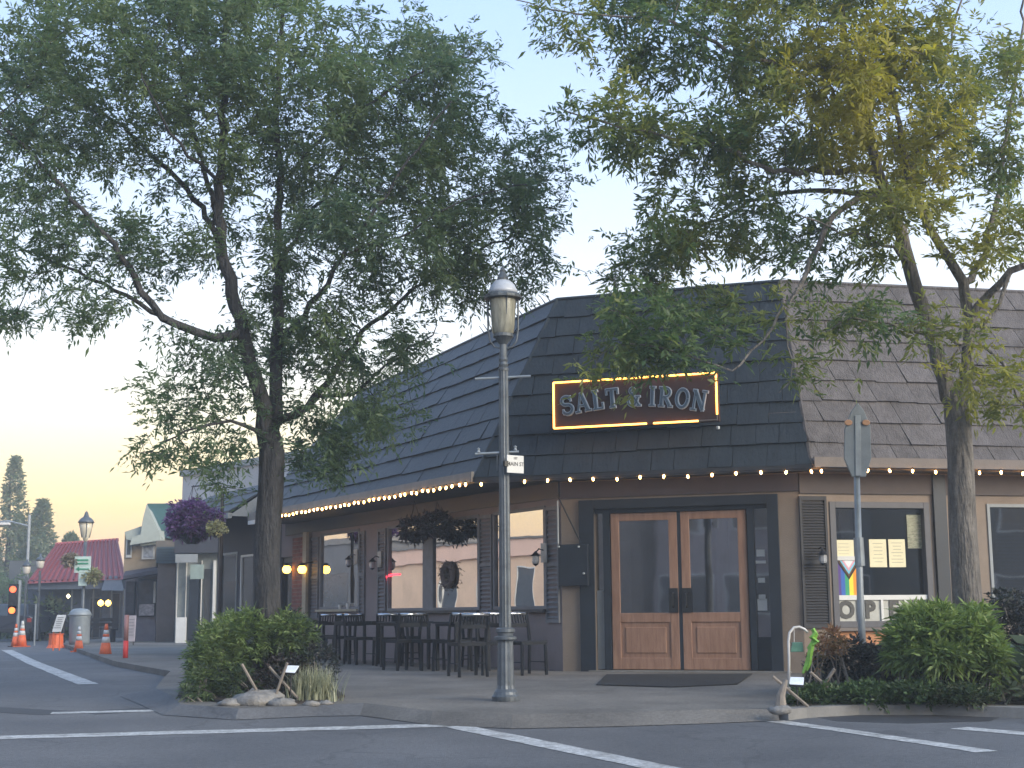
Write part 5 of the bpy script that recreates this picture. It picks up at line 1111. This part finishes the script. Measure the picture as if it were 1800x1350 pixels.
for k in range(int(NLn/.82)+1):
    for r in range(3):
        u0 = k*.82; a = lambda u, v: N0+eL*u+oL*(1.25-1.1*v)+V3(0, 0, 3.12+.72*v)
        v0, v1 = r/3, (r+1.1)/3
        MB().hexa([a(u0, v0), a(u0+.81, v0), a(u0+.81, v1), a(u0, v1)], [a(u0, v0)+V3(0, 0, .05), a(u0+.81, v0)+V3(0, 0, .05), a(u0+.81, v1)+V3(0, 0, .02), a(u0, v1)+V3(0, 0, .02)]).build('canopy_panel', m_shL, nb)
for u in (0, NLn):
    MB().prism([N0+eL*u+oL*1.25+V3(0, 0, 3.05), N0+eL*u+oL*.15+V3(0, 0, 3.8), N0+eL*u+oL*.02+V3(0, 0, 3.05)], eL*.04).build('canopy_end', m_grey, nb)
MB().fb(N0, eL, oL, 0, NLn, 1.18, 1.27, 3.0, 3.12).build('fascia', m_grey, nb)
MB().fb(N0, eL, oL, 0, NLn, -3, .15, 3.3, 3.82).build('parapet', m_nw, nb)

# ---------------------------------------------------------------- white two storey block behind
wb = empty('white_block', at(400, 1100, 60.), 'tall pale rendered building behind the trees', 'building')
p0, p1 = at(313, 1120, 58), at(560, 1120, 50); b = MB(); zt_ = float(at(313, 838, 58)[2])
b.prism([(p0[0], p0[1], 0), (p1[0], p1[1], 0), (p1[0]+3, p1[1]+8, 0), (p0[0]+3, p0[1]+9, 0)], (0, 0, zt_)); b.build('wall', mat('pale_render', (.45, .45, .46), rough=.9, var=.08, scale=.8, dirt=.3), wb)
MB().prism([(p0[0]-.1, p0[1]-.1, zt_), (p1[0], p1[1]-.1, zt_), (p1[0]+3, p1[1]+8, zt_), (p0[0]+3, p0[1]+9, zt_)], (0, 0, .25)).build('parapet', m_grey, wb)

# white post storefront (frontal, ~48 m)
def P2(px, py, Y): return at(px, py, Y)
def rect(b, px0, py0, px1, py1, Y, t=.1):
    A_, B_ = P2(px0, py1, Y), P2(px1, py0, Y); b.hexa([(A_[0], Y, A_[2]), (B_[0], Y, A_[2]), (B_[0], Y+t, A_[2]), (A_[0], Y+t, A_[2])], [(A_[0], Y, B_[2]), (B_[0], Y, B_[2]), (B_[0], Y+t, B_[2]), (A_[0], Y+t, B_[2])]); return b
sf = empty('white_storefront', at(345, 1125, 47.), 'pale storefront with white posts beyond the planter shrub', 'shop')
rect(MB(), 306, 950, 445, 1136, 47.4, 3).build('wall', mat('grey_green', (.24, .26, .25), rough=.8, var=.15), sf)
for x0, x1 in ((308, 312), (324, 328), (351, 355), (372, 379), (398, 402)): rect(MB(), x0, 985, x1, 1120, 47.2, .15).build('post', m_white, sf)
rect(MB(), 308, 1085, 327, 1132, 47.1, .12).build('stall_riser', m_white, sf)
rect(MB(), 330, 1010, 350, 1125, 47.25, .1).build('door', m_navy, sf)
rect(MB(), 357, 1000, 371, 1100, 47.3, .08).build('window', mat('far_window', (.05, .055, .06), rough=.15), sf)
rect(MB(), 306, 940, 448, 972, 46.9, .5).build('canopy', m_nw, sf)
s1 = tag(rect(MB(), 308, 974, 347, 989, 46.8, .06).build('shop_sign', m_grey), 'grey shop sign board above the white posts', 'sign')
s2 = tag(rect(MB(), 334, 992, 358, 1018, 46.7, .05).build('hanging_sign', mat('sage', (.24, .30, .27), rough=.7)), 'sage green hanging sign between the white posts', 'sign')
# brown shop
bs = empty('brown_shop', at(292, 1125, 49.), 'plain brown walled shop with dark blue sign band', 'shop')
rect(MB(), 273, 985, 309, 1132, 48.6, 5).build('wall', mat('brown_wall', (.14, .11, .095), rough=.9, var=.12, dirt=.3), bs)
rect(MB(), 273, 950, 309, 985, 48.7, 5).build('upper_wall', mat('taupe_wall', (.13, .115, .10), rough=.9), bs)
rect(MB(), 275, 961, 313, 990, 48.4, .15).build('sign_band', mat('blue_slate', (.035, .06, .075), rough=.6), bs)
b = MB()
for k in range(5): rect(b, 276, 965+k*5, 312, 966+k*5, 48.38, .02)
b.build('sign_groove', m_navy, bs)
rect(MB(), 215, 1128, 312, 1134, 48.3, .2).build('base_kerb', m_kerb, bs)
# green gabled shop
gs = empty('gabled_shop', at(245, 1127, 52.), 'tan shop with green gabled roof and dark awning', 'shop'); Yg = 51.
m_tan = mat('tan_wall', (.38, .29, .19), rough=.85, var=.1, dirt=.2); m_gg = mat('gable_green', (.03, .085, .09), rough=.6, var=.15); m_sage2 = mat('sage_trim', (.30, .335, .31), rough=.8, var=.1)
rect(MB(), 217, 935, 276, 1006, Yg, 6).build('upper_wall', m_tan, gs)
rect(MB(), 217, 1006, 276, 1130, Yg+.6, 5).build('lower_wall', mat('mauve_wall', (.22, .19, .205), rough=.85), gs)
MB().prism([P2(247, 960, Yg-.5), P2(247, 940, Yg-.5), P2(251, 912, Yg-.5), P2(258, 886, Yg-.5), P2(266, 905, Yg-.5), P2(285, 945, Yg-.5), P2(285, 955, Yg-.5)], (0, .4, 0)).build('gable', m_sage2, gs)
MB().prism([P2(259, 885, Yg-.45), P2(311, 885, Yg+2), P2(311, 950, Yg+2), P2(275, 940, Yg-.45), P2(266, 908, Yg-.45)], (0, .25, 0)).build('roof', m_gg, gs)
MB().prism([P2(219, 935, Yg-.3), P2(248, 925, Yg-.3), P2(250, 955, Yg-.3), P2(222, 948, Yg-.3)], (0, .3, 0)).build('cornice', m_sage2, gs)
MB().prism([P2(228, 958, Yg-.7), P2(282, 950, Yg-.7), P2(280, 932, Yg-.7), P2(250, 938, Yg-.7), P2(232, 945, Yg-.7)], (0, .7, 0)).build('canopy_board', m_sage2, gs)
rect(MB(), 249, 956, 272, 983, Yg-.1, .08).build('window_frame', m_white, gs); rect(MB(), 252, 959, 269, 980, Yg-.13, .04).build('pane', mat('pane_pale', (.3, .33, .38), rough=.2, var=.5, scale=8), gs)
rect(MB(), 221, 942, 232, 980, Yg-.1, .08).build('window_frame', m_white, gs); rect(MB(), 223, 945, 230, 975, Yg-.13, .04).build('pane', mat('pane_dark', (.06, .07, .08), rough=.15), gs)
MB().hexa([P2(216, 1018, Yg-1.1), P2(277, 1008, Yg-1.1), P2(277, 1010, Yg), P2(216, 1020, Yg)], [P2(217, 1012, Yg-1.1), P2(277, 1000, Yg-1.1), P2(275, 996, Yg), P2(220, 1004, Yg)]).build('awning', mat('awning_slate', (.07, .065, .08), rough=.8), gs)
for x0, x1, y0, y1 in ((222, 236, 1024, 1085), (243, 272, 1020, 1082)):
    f_ = rect(MB(), x0-2, y0-2, x1+2, y1+2, Yg+.5, .08).build('window', m_navy, gs); rect(MB(), x0, y0, x1, y1, Yg+.46, .04).build('pane', mat('pane_shop', (.05, .055, .07), rough=.12, var=.5, scale=5), f_)
rect(MB(), 244, 1062, 271, 1082, Yg+.42, .03).build('window_display', mat('display', (.4, .36, .36), rough=.8, var=.6, scale=9), gs)
rect(MB(), 269, 1022, 274, 1060, Yg+.3, .1).build('downpipe', m_white, gs)
# red roofed building
rr_ = empty('red_roof_building', at(130, 1125, 62.), 'low building with red metal hipped roof at street end', 'building'); Yr_ = 60.
m_red = mat('red_metal_roof', (.36, .075, .075), rough=.5, col2=(.46, .13, .13), scale=1.5, spec=.5)
rect(MB(), 45, 1015, 222, 1131, Yr_+.5, 8).build('wall', mat('blue_grey_wall', (.15, .165, .20), rough=.8, var=.2), rr_)
rf = MB().hexa([P2(48, 1026, Yr_-.8), P2(220, 1018, Yr_-.8), P2(222, 1018, Yr_+8), P2(50, 1020, Yr_+8)], [P2(100, 958, Yr_+3), P2(206, 950, Yr_+3), P2(204, 951, Yr_+4.5), P2(104, 958, Yr_+4.5)]).build('roof', m_red, rr_)
for k in range(18):
    t = k/17; A_, B_ = lin(P2(50, 1025, Yr_-.8), P2(219, 1017, Yr_-.8), t), lin(P2(101, 957.5, Yr_+3), P2(205, 949.5, Yr_+3), t)
    MB().tube([A_+V3(0, -.02, .05), B_+V3(0, -.02, .05)], .05, 4).build('roof_seam', mat('seam', (.18, .035, .04), rough=.5), rr_)
MB().tube([P2(98, 957, Yr_+3), P2(208, 949, Yr_+3)], .09, 6).build('ridge_cap', m_red, rr_)
rect(MB(), 48, 1018, 222, 1036, Yr_-.6, .5).build('fascia', mat('slate_fascia', (.10, .12, .16), rough=.7), rr_)
for x0, x1, y0, y1 in ((75, 105, 1050, 1120), (155, 178, 1050, 1122), (195, 212, 1042, 1110)):
    f_ = rect(MB(), x0, y0, x1, y1, Yr_+.42, .1).build('window', mat('far_frame', (.2, .21, .22), rough=.6), rr_); rect(MB(), x0+2, y0+2, x1-2, y1-2, Yr_+.4, .05).build('pane', mat('pane_far', (.03, .035, .045), rough=.15), f_)
for x in (122, 160, 192, 214): rect(MB(), x, 1035, x+4, 1128, Yr_-.5, .2).build('column', m_grey, rr_)
MB().hexa([P2(178, 1038, Yr_-1.2), P2(218, 1038, Yr_-1.2), P2(218, 1038, Yr_), P2(178, 1038, Yr_)], [P2(186, 1012, Yr_-.6), P2(212, 1012, Yr_-.6), P2(212, 1012, Yr_), P2(186, 1012, Yr_)]).build('porch_roof', mat('porch', (.13, .14, .16), rough=.7), rr_)
for x, lab in ((177, 'yellow globe light under the porch, left of pair'), (190, 'yellow globe light under the porch, right of pair')):
    q = P2(x, 1060, Yr_-1.3); e_ = empty('porch_light', q, lab, 'light', 'yellow globe lights under the red roof porch'); MB().lathe(q, [(0, -.14), (.10, -.08), (.13, 0), (.1, .08), (0, .14)], 10).build('globe', m_globe, e_, smooth=True); MB().tube([q+V3(0, 0, .13), P2(x, 1040, Yr_-1.1)], .015, 5).build('rod', m_black, e_)
q = P2(120, 1048, Yr_-1.); tag(MB().lathe(q, [(0, -.1), (.09, 0), (0, .1)], 8).build('wall_light', mat('warm_white', (1, .9, .6), emit=(1, .85, .45), estr=1.8)), 'small warm white light below the red roof edge', 'light')
rect(MB(), 10, 985, 110, 1128, 70., 6).build('annex_wall', mat('annex', (.10, .11, .12), rough=.9, var=.25, scale=.7), rr_)

# ---------------------------------------------------------------- far trees
def far_tree(name, lab, px, Y, top, base, wpx, n, m, cols=3, grp='distant trees at the street end'):
    z0 = 0.; c = at(px, 1120, Y); root = empty(name, (c[0], Y, 0), lab, 'tree', grp); zt = float(at(px, top, Y)[2]); W_ = wpx*Y/FPX
    MB().tube([(c[0], Y, -.1), (c[0]+.1, Y, zt*.5), (c[0], Y, zt*.9)], [.22, .14, .04], 8).build('trunk', m_bark, root)
    PP = []
    for k in range(cols):
        cx = c[0]+(k-(cols-1)/2)*W_*.62+RNG.normal(0, .2); h = zt*(1-.22*abs(k-(cols-1)/2)-.05*RNG.random()); kk = n//cols
        t = RNG.random(kk)**.8; a = RNG.uniform(0, 6.28, kk); rr = W_*.5*(1-t)**.55*(.4+.6*RNG.random(kk)**.5)*(1+.25*np.sin(a*3+t*20))+.05
        PP.append(np.stack([cx+rr*np.cos(a), Y+rr*np.sin(a), .6+t*(h-.6)], 1))
    P = np.concatenate(PP); D = unit(RNG.normal(size=P.shape)+np.array([0, 0, 1.2])); V, T = leaves(P, D, .16, 5, .24, .085, RNG.random(len(P))); mesh_np('crown', V, 4, m, root, T)
far_tree('poplar_tree', 'tallest pointed poplar at the left end of the street', 4, 92., 800, 1120, 75, 9000, m_con, 5)
far_tree('poplar_tree', 'lower pointed poplar standing right of the tallest', 40, 96., 872, 1120, 56, 5000, m_con, 4)
far_tree('poplar_tree', 'short bushy poplar beside the red roofed building', 64, 100., 925, 1120, 48, 3600, m_con, 3)
shrub('far_bushes', 'green bushes in front of the distant buildings', 'bushes', [((-23., 66, 1.2), (3., 1.4, 1.5), 1, .3), ((-27., 70, 1.6), (3., 1.6, 1.9), 1, .2), ((-19.5, 60, .7), (1.4, 1., .9), 1, .4)], 3000, m_con, (.2, 3, .22, .11), 8)

# ---------------------------------------------------------------- street furniture on the left
def cone(px, py, hgt, lab, m=m_orangeC, hat=False):
    p = gp(px, py, -.1); e_ = empty('traffic_cone', p, lab, 'traffic cone', 'orange traffic cones along the left street')
    MB().box((p[0], p[1], p[2]+.015), (.36*hgt/.7, .36*hgt/.7, .03)).build('base', m_black if not hat else m, e_)
    r = lambda z: lin(.14, .028, z)*hgt/.7
    MB().lathe(p, [(r(0), .03), (r(.45), .45*hgt)], 14).build('cone_body', m, e_, smooth=True); MB().lathe(p, [(r(.45), .45*hgt), (r(.62), .62*hgt)], 14).build('lower_band', m_white, e_, smooth=True)
    MB().lathe(p, [(r(.62), .62*hgt), (r(.70), .70*hgt)], 14).build('cone_collar', m, e_, smooth=True); MB().lathe(p, [(r(.70), .70*hgt), (r(.82), .82*hgt)], 14).build('upper_band', m_white, e_, smooth=True)
    MB().lathe(p, [(r(.82), .82*hgt), (r(1), hgt), (0, hgt)], 14).build('tip', m if not hat else m_white, e_, smooth=True)
cone(185, 1157, .80, 'tall orange traffic cone left of the red delineator post')
cone(138, 1146, .70, 'short squat cone with white top before the bin', hat=True)
cone(27, 1137, .75, 'orange and white cone, left of the distant pair')
cone(38, 1137, .85, 'orange and white cone, right of the distant pair', hat=True)
dp = gp(220, 1165, -.1); dl = empty('delineator_post', dp, 'bright red delineator post on a flat black base', 'post')
MB().lathe(dp, [(.24, 0), (.24, .025), (.1, .04)], 8).build('base', m_black, dl); MB().tube([dp+V3(0, 0, .03), dp+V3(0, 0, .46)], .055, 12).build('tube', m_redC, dl, smooth=True); MB().tube([dp+V3(0, 0, .46), dp+V3(0, 0, 1.0)], .05, 12).build('upper_tube', mat('band_dull', (.4, .2, .18), rough=.5), dl, smooth=True)
def board(px0, py0, px1, py1, Y, lab, m, base=None, lean=0., legpy=None, txt=None):
    c = at((px0+px1)/2, py1, Y); e_ = empty('board_sign', (c[0], Y, zg(Y)-.1), lab, 'sign')
    b = MB(); dx = lean*Y/FPX; A_, B_ = P2(px0, py1, Y), P2(px1, py0, Y); b.hexa([(A_[0], Y, A_[2]), (B_[0], Y, A_[2]), (B_[0], Y+.04, A_[2]), (A_[0], Y+.04, A_[2])], [(A_[0]+dx, Y+.1, B_[2]), (B_[0]+dx, Y+.1, B_[2]), (B_[0]+dx, Y+.14, B_[2]), (A_[0]+dx, Y+.14, B_[2])]); b.build('board', m, e_, bevel=.01)
    b = MB(); h = B_[2]-A_[2]; wdt = B_[0]-A_[0]
    for k in range(6):
        zz = A_[2]+h*(.85-.12*k); yy = Y-.012+.1*(zz-A_[2])/h; xx = A_[0]+dx*(zz-A_[2])/h; b.box((xx+wdt*(.5), yy, zz), (wdt*random.uniform(.5, .75), .004, h*.035))
    b.build('print', mat('print_dark', (.2, .2, .21), rough=.8), e_)
    for s in (.15, .85):
        x = lin(A_[0], B_[0], s); MB().tube([(x, Y+.06, A_[2]), (x, Y+.06, zg(Y)-.1)], .02, 6).build('leg', base or m_black, e_)
    return e_
board(218, 1082, 238, 1128, 44., 'pale board sign standing behind the red delineator post', mat('board_mauve', (.36, .32, .34), rough=.8, var=.2, scale=9))
board(91, 1081, 108, 1111, 42., 'white tilted sign panel on an orange stand', m_white, m_orangeC, 6)
q = gp(98, 1139, -.1); tag(MB().lathe(q, [(.30, 0), (.24, .1), (.22, .4), (.25, .45)], 10).build('barrel', m_orangeC), 'orange barrel holding the white tilted sign panel', 'barrel')
# small street lamp with green sign and baskets
sl_ = at(143, 1132, 47.); sl_[2] = 0; lm = empty('far_street_lamp', sl_, 'distant ornate street lamp above the green direction sign', 'street lamp'); Z2 = lambda py, x=143: float(at(x, py, 47.)[2])
MB().lathe(sl_, [(.22, 0), (.16, .15), (.09, .4), (.06, .6), (.05, Z2(952))], 14).build('pole', m_lamp, lm, smooth=True)
MB().lathe(sl_, [(.05, Z2(952)), (.11, Z2(944)), (.19, Z2(930)), (.21, Z2(918))], 14).build('lantern_glass', mat('lantern_pale', (.55, .5, .38), rough=.3), lm, smooth=True)
MB().lathe(sl_, [(.27, Z2(919)), (.25, Z2(916)), (.17, Z2(911)), (.1, Z2(909)), (.07, Z2(905)), (.05, Z2(901)), (0, Z2(898))], 14).build('cap', m_lamp, lm, smooth=True)
for k in range(4):
    t = k*1.57+.4; MB().tube([sl_+V3(.12*math.cos(t), .12*math.sin(t), Z2(945)), sl_+V3(.22*math.cos(t), .22*math.sin(t), Z2(918))], .018, 5).build('rib', m_lamp, lm)
gsn = empty('direction_sign', at(146, 1000, 46.8), 'green and white direction sign with left arrow on the lamp pole', 'sign')
m_sg = mat('sign_mint', (.42, .52, .48), rough=.6); m_gr = mat('sign_green', (.03, .22, .13), rough=.6)
rect(MB(), 130, 978, 160, 1007, 46.75, .04).build('plate', m_sg, gsn, bevel=.01); rect(MB(), 137, 1007, 153, 1030, 46.75, .04).build('lower_plate', m_sg, gsn, bevel=.01)
b = MB()
for y0 in (983, 989): rect(b, 135, y0, 155, y0+3, 46.73, .02)
rect(b, 138, 999, 156, 1001.5, 46.73, .02); b.prism([P2(133, 1000, 46.73), P2(139, 996, 46.73), P2(139, 1004, 46.73)], (0, .02, 0)); b.build('arrow', m_gr, gsn)
basket(at(124, 985, 46.9), .22, leafmat('far_flower', (.2, .16, .12), (.4, .32, .24), (.1, .12, .06)), 'pale flower basket left of the green direction sign', 300, grp='flower baskets on the far lamp', leaf=(.08, 3, .10, .06), chain=.1)
basket(at(162, 1012, 46.9), .24, leafmat('far_flower2', (.2, .2, .1), (.45, .42, .22), (.1, .12, .06)), 'yellowish flower basket right of the green direction sign', 300, grp='flower baskets on the far lamp', leaf=(.08, 3, .10, .06), chain=.1)
bt = at(139, 1132, 46.); bt[2] = -.0; tb = empty('litter_bin', bt, 'dark grey litter bin with domed lid under the lamp', 'bin')
MB().lathe(bt, [(.30, 0), (.32, .1), (.32, .85), (.34, .9)], 16).build('bin_body', m_signb, tb, smooth=True); MB().lathe(bt, [(.36, .9), (.36, .95), (.28, 1.08), (.2, 1.12), (0, 1.14)], 16).build('lid', m_signb, tb, smooth=True)
bc = empty('bench', at(170, 1128, 50.)*V3(1, 1, 0), 'dark bench in front of the red roofed building', 'bench'); bo = np.array(bc.location)
b = MB()
for k in range(3): b.box((bo[0], bo[1]-.2+k*.15, .45), (1.3, .12, .03))
b.build('seat', m_black, bc); b = MB()
for k in range(2): b.box((bo[0], bo[1]+.26, .6+k*.16), (1.3, .03, .12))
b.build('backrest', m_black, bc)
for s in (-.55, .55): MB().box((bo[0]+s, bo[1], .22), (.05, .5, .44)).build('leg', m_black, bc)
# traffic signal
tsY = 54.; tsb = at(30, 1125, tsY); tsb[2] = 0
tl = empty('traffic_signal', tsb, 'traffic signal pole with a lit red light at the far crossing', 'traffic light')
MB().tube([tsb, tsb+V3(0, 0, float(P2(30, 1020, tsY)[2]))], .07, 8).build('pole', m_galv, tl)
m_rl = mat('red_light', (1, .2, .1), emit=(1, .06, .01), estr=1.1); m_ol = mat('hand_light', (1, .3, .1), emit=(1, .12, .01), estr=1.0)
for (x, y, h, m_) in ((23, 1036, .52, m_rl), (21, 1073, .36, m_ol)):
    q = P2(x, y, tsY-.2); MB().box(q+V3(0, .12, -.25 if h > .4 else 0), (.32, .22, .9 if h > .4 else .36)).build('signal_head', m_black, tl)
    MB().prism([q+V3(.12*math.cos(t), 0, .12*math.sin(t)) for t in np.linspace(0, 6.28, 13)[:-1]], (0, -.03, 0)).build('lens', m_, tl)
    MB().tube([q+V3(0, .1, 0), V3(tsb[0], tsb[1], q[2])], .03, 6).build('arm', m_galv, tl)
# tall plain pole
pp = at(42, 1125, 68.); pp[2] = 0; ul = empty('utility_pole', pp, 'tall thin grey pole with a white street light arm', 'pole')
MB().tube([pp, pp+V3(0, 0, float(P2(42, 905, 68)[2]))], .07, 8).build('pole', m_galv, ul); MB().tube([pp+V3(0, 0, float(P2(42, 925, 68)[2])), P2(15, 916, 68.), P2(-10, 918, 68.)], .05, 6).build('arm', m_galv, ul); MB().box(P2(3, 921, 68.), (.8, .25, .12)).build('lamp_head', m_white, ul, bevel=.03)
for x, y, lab in ((47, 1000, 'far white globe street lantern, left of two'), (71, 990, 'far white globe street lantern, right of two')):
    q = P2(x, y, 58.); e_ = empty('globe_lantern', (q[0], 58., 0), lab, 'street lamp', 'pair of far globe street lanterns')
    MB().tube([(q[0], 58., 0), (q[0], 58., q[2]-.3)], .05, 8).build('pole', m_lamp, e_); MB().lathe(q, [(.07, -.22), (.13, -.15), (.16, .03), (.16, .1)], 12).build('globe', mat('globe_white', (.65, .6, .52), rough=.4), e_, smooth=True); MB().lathe(q, [(.2, .1), (.14, .2), (.06, .26), (.03, .36), (0, .4)], 12).build('cap', m_lamp, e_, smooth=True)
bo_ = at(60, 1137, 50.); tag(MB().tube([(bo_[0], 50., -.1), (bo_[0], 50., float(P2(60, 1062, 50.)[2]))], .035, 8).build('thin_post', m_galv), 'thin pale metal post left of the orange barrel', 'post')
q = P2(112, 1100, 49.); tag(MB().tube([(q[0], 49., -.1), (q[0], 49., float(P2(112, 1092, 49.)[2]))], .07, 8).build('bollard', m_black), 'dark bollard beside the litter bin', 'bollard')
# parked pickup seen from behind
vY = 58.; v0 = at(16, 1128, vY); pk = empty('parked_car', (v0[0], vY, -.1), 'dark parked car far down the left street', 'car'); X = v0[0]; z_ = -.1
MB().prism([(X-.9, vY, z_+.35), (X-.9, vY, z_+.95), (X-.75, vY, z_+1.05), (X-.62, vY+.3, z_+1.5), (X+.62, vY+.3, z_+1.5), (X+.75, vY, z_+1.05), (X+.9, vY, z_+.95), (X+.9, vY, z_+.35)], (0, 4.2, 0)).build('body', mat('car_navy', (.03, .035, .05), rough=.3, spec=.6), pk, bevel=.05)
MB().prism([(X-.66, vY-.01, z_+1.05), (X+.66, vY-.01, z_+1.05), (X+.56, vY+.24, z_+1.42), (X-.56, vY+.24, z_+1.42)], (0, -.02, 0)).build('rear_window', mat('car_glass', (.05, .06, .07), rough=.08), pk)
for sx in (-1, 1):
    MB().box((X+sx*.78, vY-.02, z_+.85), (.16, .05, .16)).build('tail_light', mat('tail_red', (.35, .03, .02), rough=.3), pk)
    for yy in (.7, 3.4): MB().tube([(X+sx*.92, vY+yy, z_+.33), (X+sx*.70, vY+yy, z_+.33)], .33, 14).build('wheel', m_rubber, pk)
MB().box((X, vY-.06, z_+.45), (1.7, .12, .18)).build('bumper', m_black, pk, bevel=.02)

# ---------------------------------------------------------------- peach building across the side street (it shows in the side windows)
pe = empty('peach_building', (-17., 19., 0), 'peach stucco commercial building across the side street', 'building')
PO = C0+oL*15.5-aL*4; wins = [(2+k*3.2, 3.3+k*3.2, .9, 2.6) for k in range(12)]
g2b = empty('grey_block', PO+eL*55, 'long grey brown building farther along the side street', 'building')
MB().fb(PO, eL, -oL, 46, 120, -8, 0, -.2, 4.2).build('wall', mat('grey_block_wall', (.16, .16, .17), rough=.9, var=.2, scale=.4, dirt=.3), g2b); MB().fb(PO, eL, -oL, 45.8, 120, -8, .1, 4.2, 4.5).build('parapet', m_fascL, g2b)
for k in range(14): MB().fb(PO, eL, -oL, 48+k*5, 51+k*5, .01, .05, .8, 2.8).build('window', mat('grey_block_pane', (.05, .055, .065), rough=.1), g2b)
wall(PO, eL, -oL, 44, -.15, 3.0, wins, .25).build('wall', m_peach, pe)
MB().fb(PO, eL, -oL, 0, 44, -.25, .12, 3.0, 3.62).build('parapet', m_peach2, pe); MB().fb(PO, eL, -oL, 0, 44, -.25, .2, 3.62, 3.7).build('coping', m_fascL, pe)
for h in wins: window(PO, eL, -oL, h, mat('peach_pane', (.08, .09, .11), rough=.1), fm=m_white, parent=pe)
for k in range(7): MB().fb(PO, eL, -oL, .8+k*6.4, .95+k*6.4, .01, .14, 0, 3.0).build('downpipe', m_peach2, pe)
MB().fb(PO, eL, -oL, 0, 44, -8, -7.9, 0, 3.2).build('back_wall', m_peach, pe); MB().fb(PO, eL, -oL, 0, 44, -8, -.25, 3.1, 3.19).build('roof', m_deck, pe)
shrub('street_shrub', 'green shrub at the foot of the peach building', 'shrub', [(PO+aL*a_-oL*.9+V3(0, 0, .7), (.8, .8, .9), 1, .1) for a_ in (8, 13, 19)], 1500, m_bushL, (.1, 5, .1, .04), 6)
# row behind the viewer's street (shows in the doors and right windows)
for k, (x, y, w_, h, c, lab) in enumerate(((-64, -14, 14, 8.5, (.30, .27, .27), 'farthest left mauve shop building behind the junction'), (-49, -17, 14, 9, (.27, .27, .28), 'grey shop building second from the left behind the junction'), (-34, -20, 14, 8, (.28, .23, .2), 'brown shop building third from the left behind the junction'), (-18.5, -23, 15, 8.5, (.33, .28, .28), 'mauve brick shop row building behind the junction'),
        (-2, -25, 16, 9., (.22, .22, .24), 'dark grey shop building behind the junction'), (15, -24, 16, 8., (.28, .23, .2), 'brown shop building behind the junction'), (32, -22, 16, 8.5, (.09, .10, .11), 'slate coloured shop building behind the junction'), (49, -19, 16, 8.5, (.12, .11, .10), 'taupe shop building second from right behind the junction'), (66, -16, 16, 8.5, (.10, .10, .11), 'farthest right grey shop building behind the junction'))):
    e_ = empty('shop_building', (x, y, 0), lab, 'building', 'shops behind the junction'); m_ = mat('rear_%d' % k, c, rough=.9, dirt=.3)
    MB().box((x, y-4, h/2-.5), (w_, 8, h+1)).build('wall', m_, e_); MB().box((x, y-4, h+.15), (w_+.3, 8.3, .29)).build('parapet', m_grey, e_)
    for st_ in range(2):
        for j in range(4):
            wx = x-w_/2+w_*(j+.5)/4; zc_ = 1.7 if st_ == 0 else 5.8; f_ = MB().box((wx, y+.03, zc_), (w_/4-.7-st_, .08, 2.0)).build('window', m_white, e_); MB().box((wx, y+.08, zc_), (w_/4-.9-st_, .04, 1.8)).build('pane', mat('rear_pane', (.06, .065, .075), rough=.15), f_)
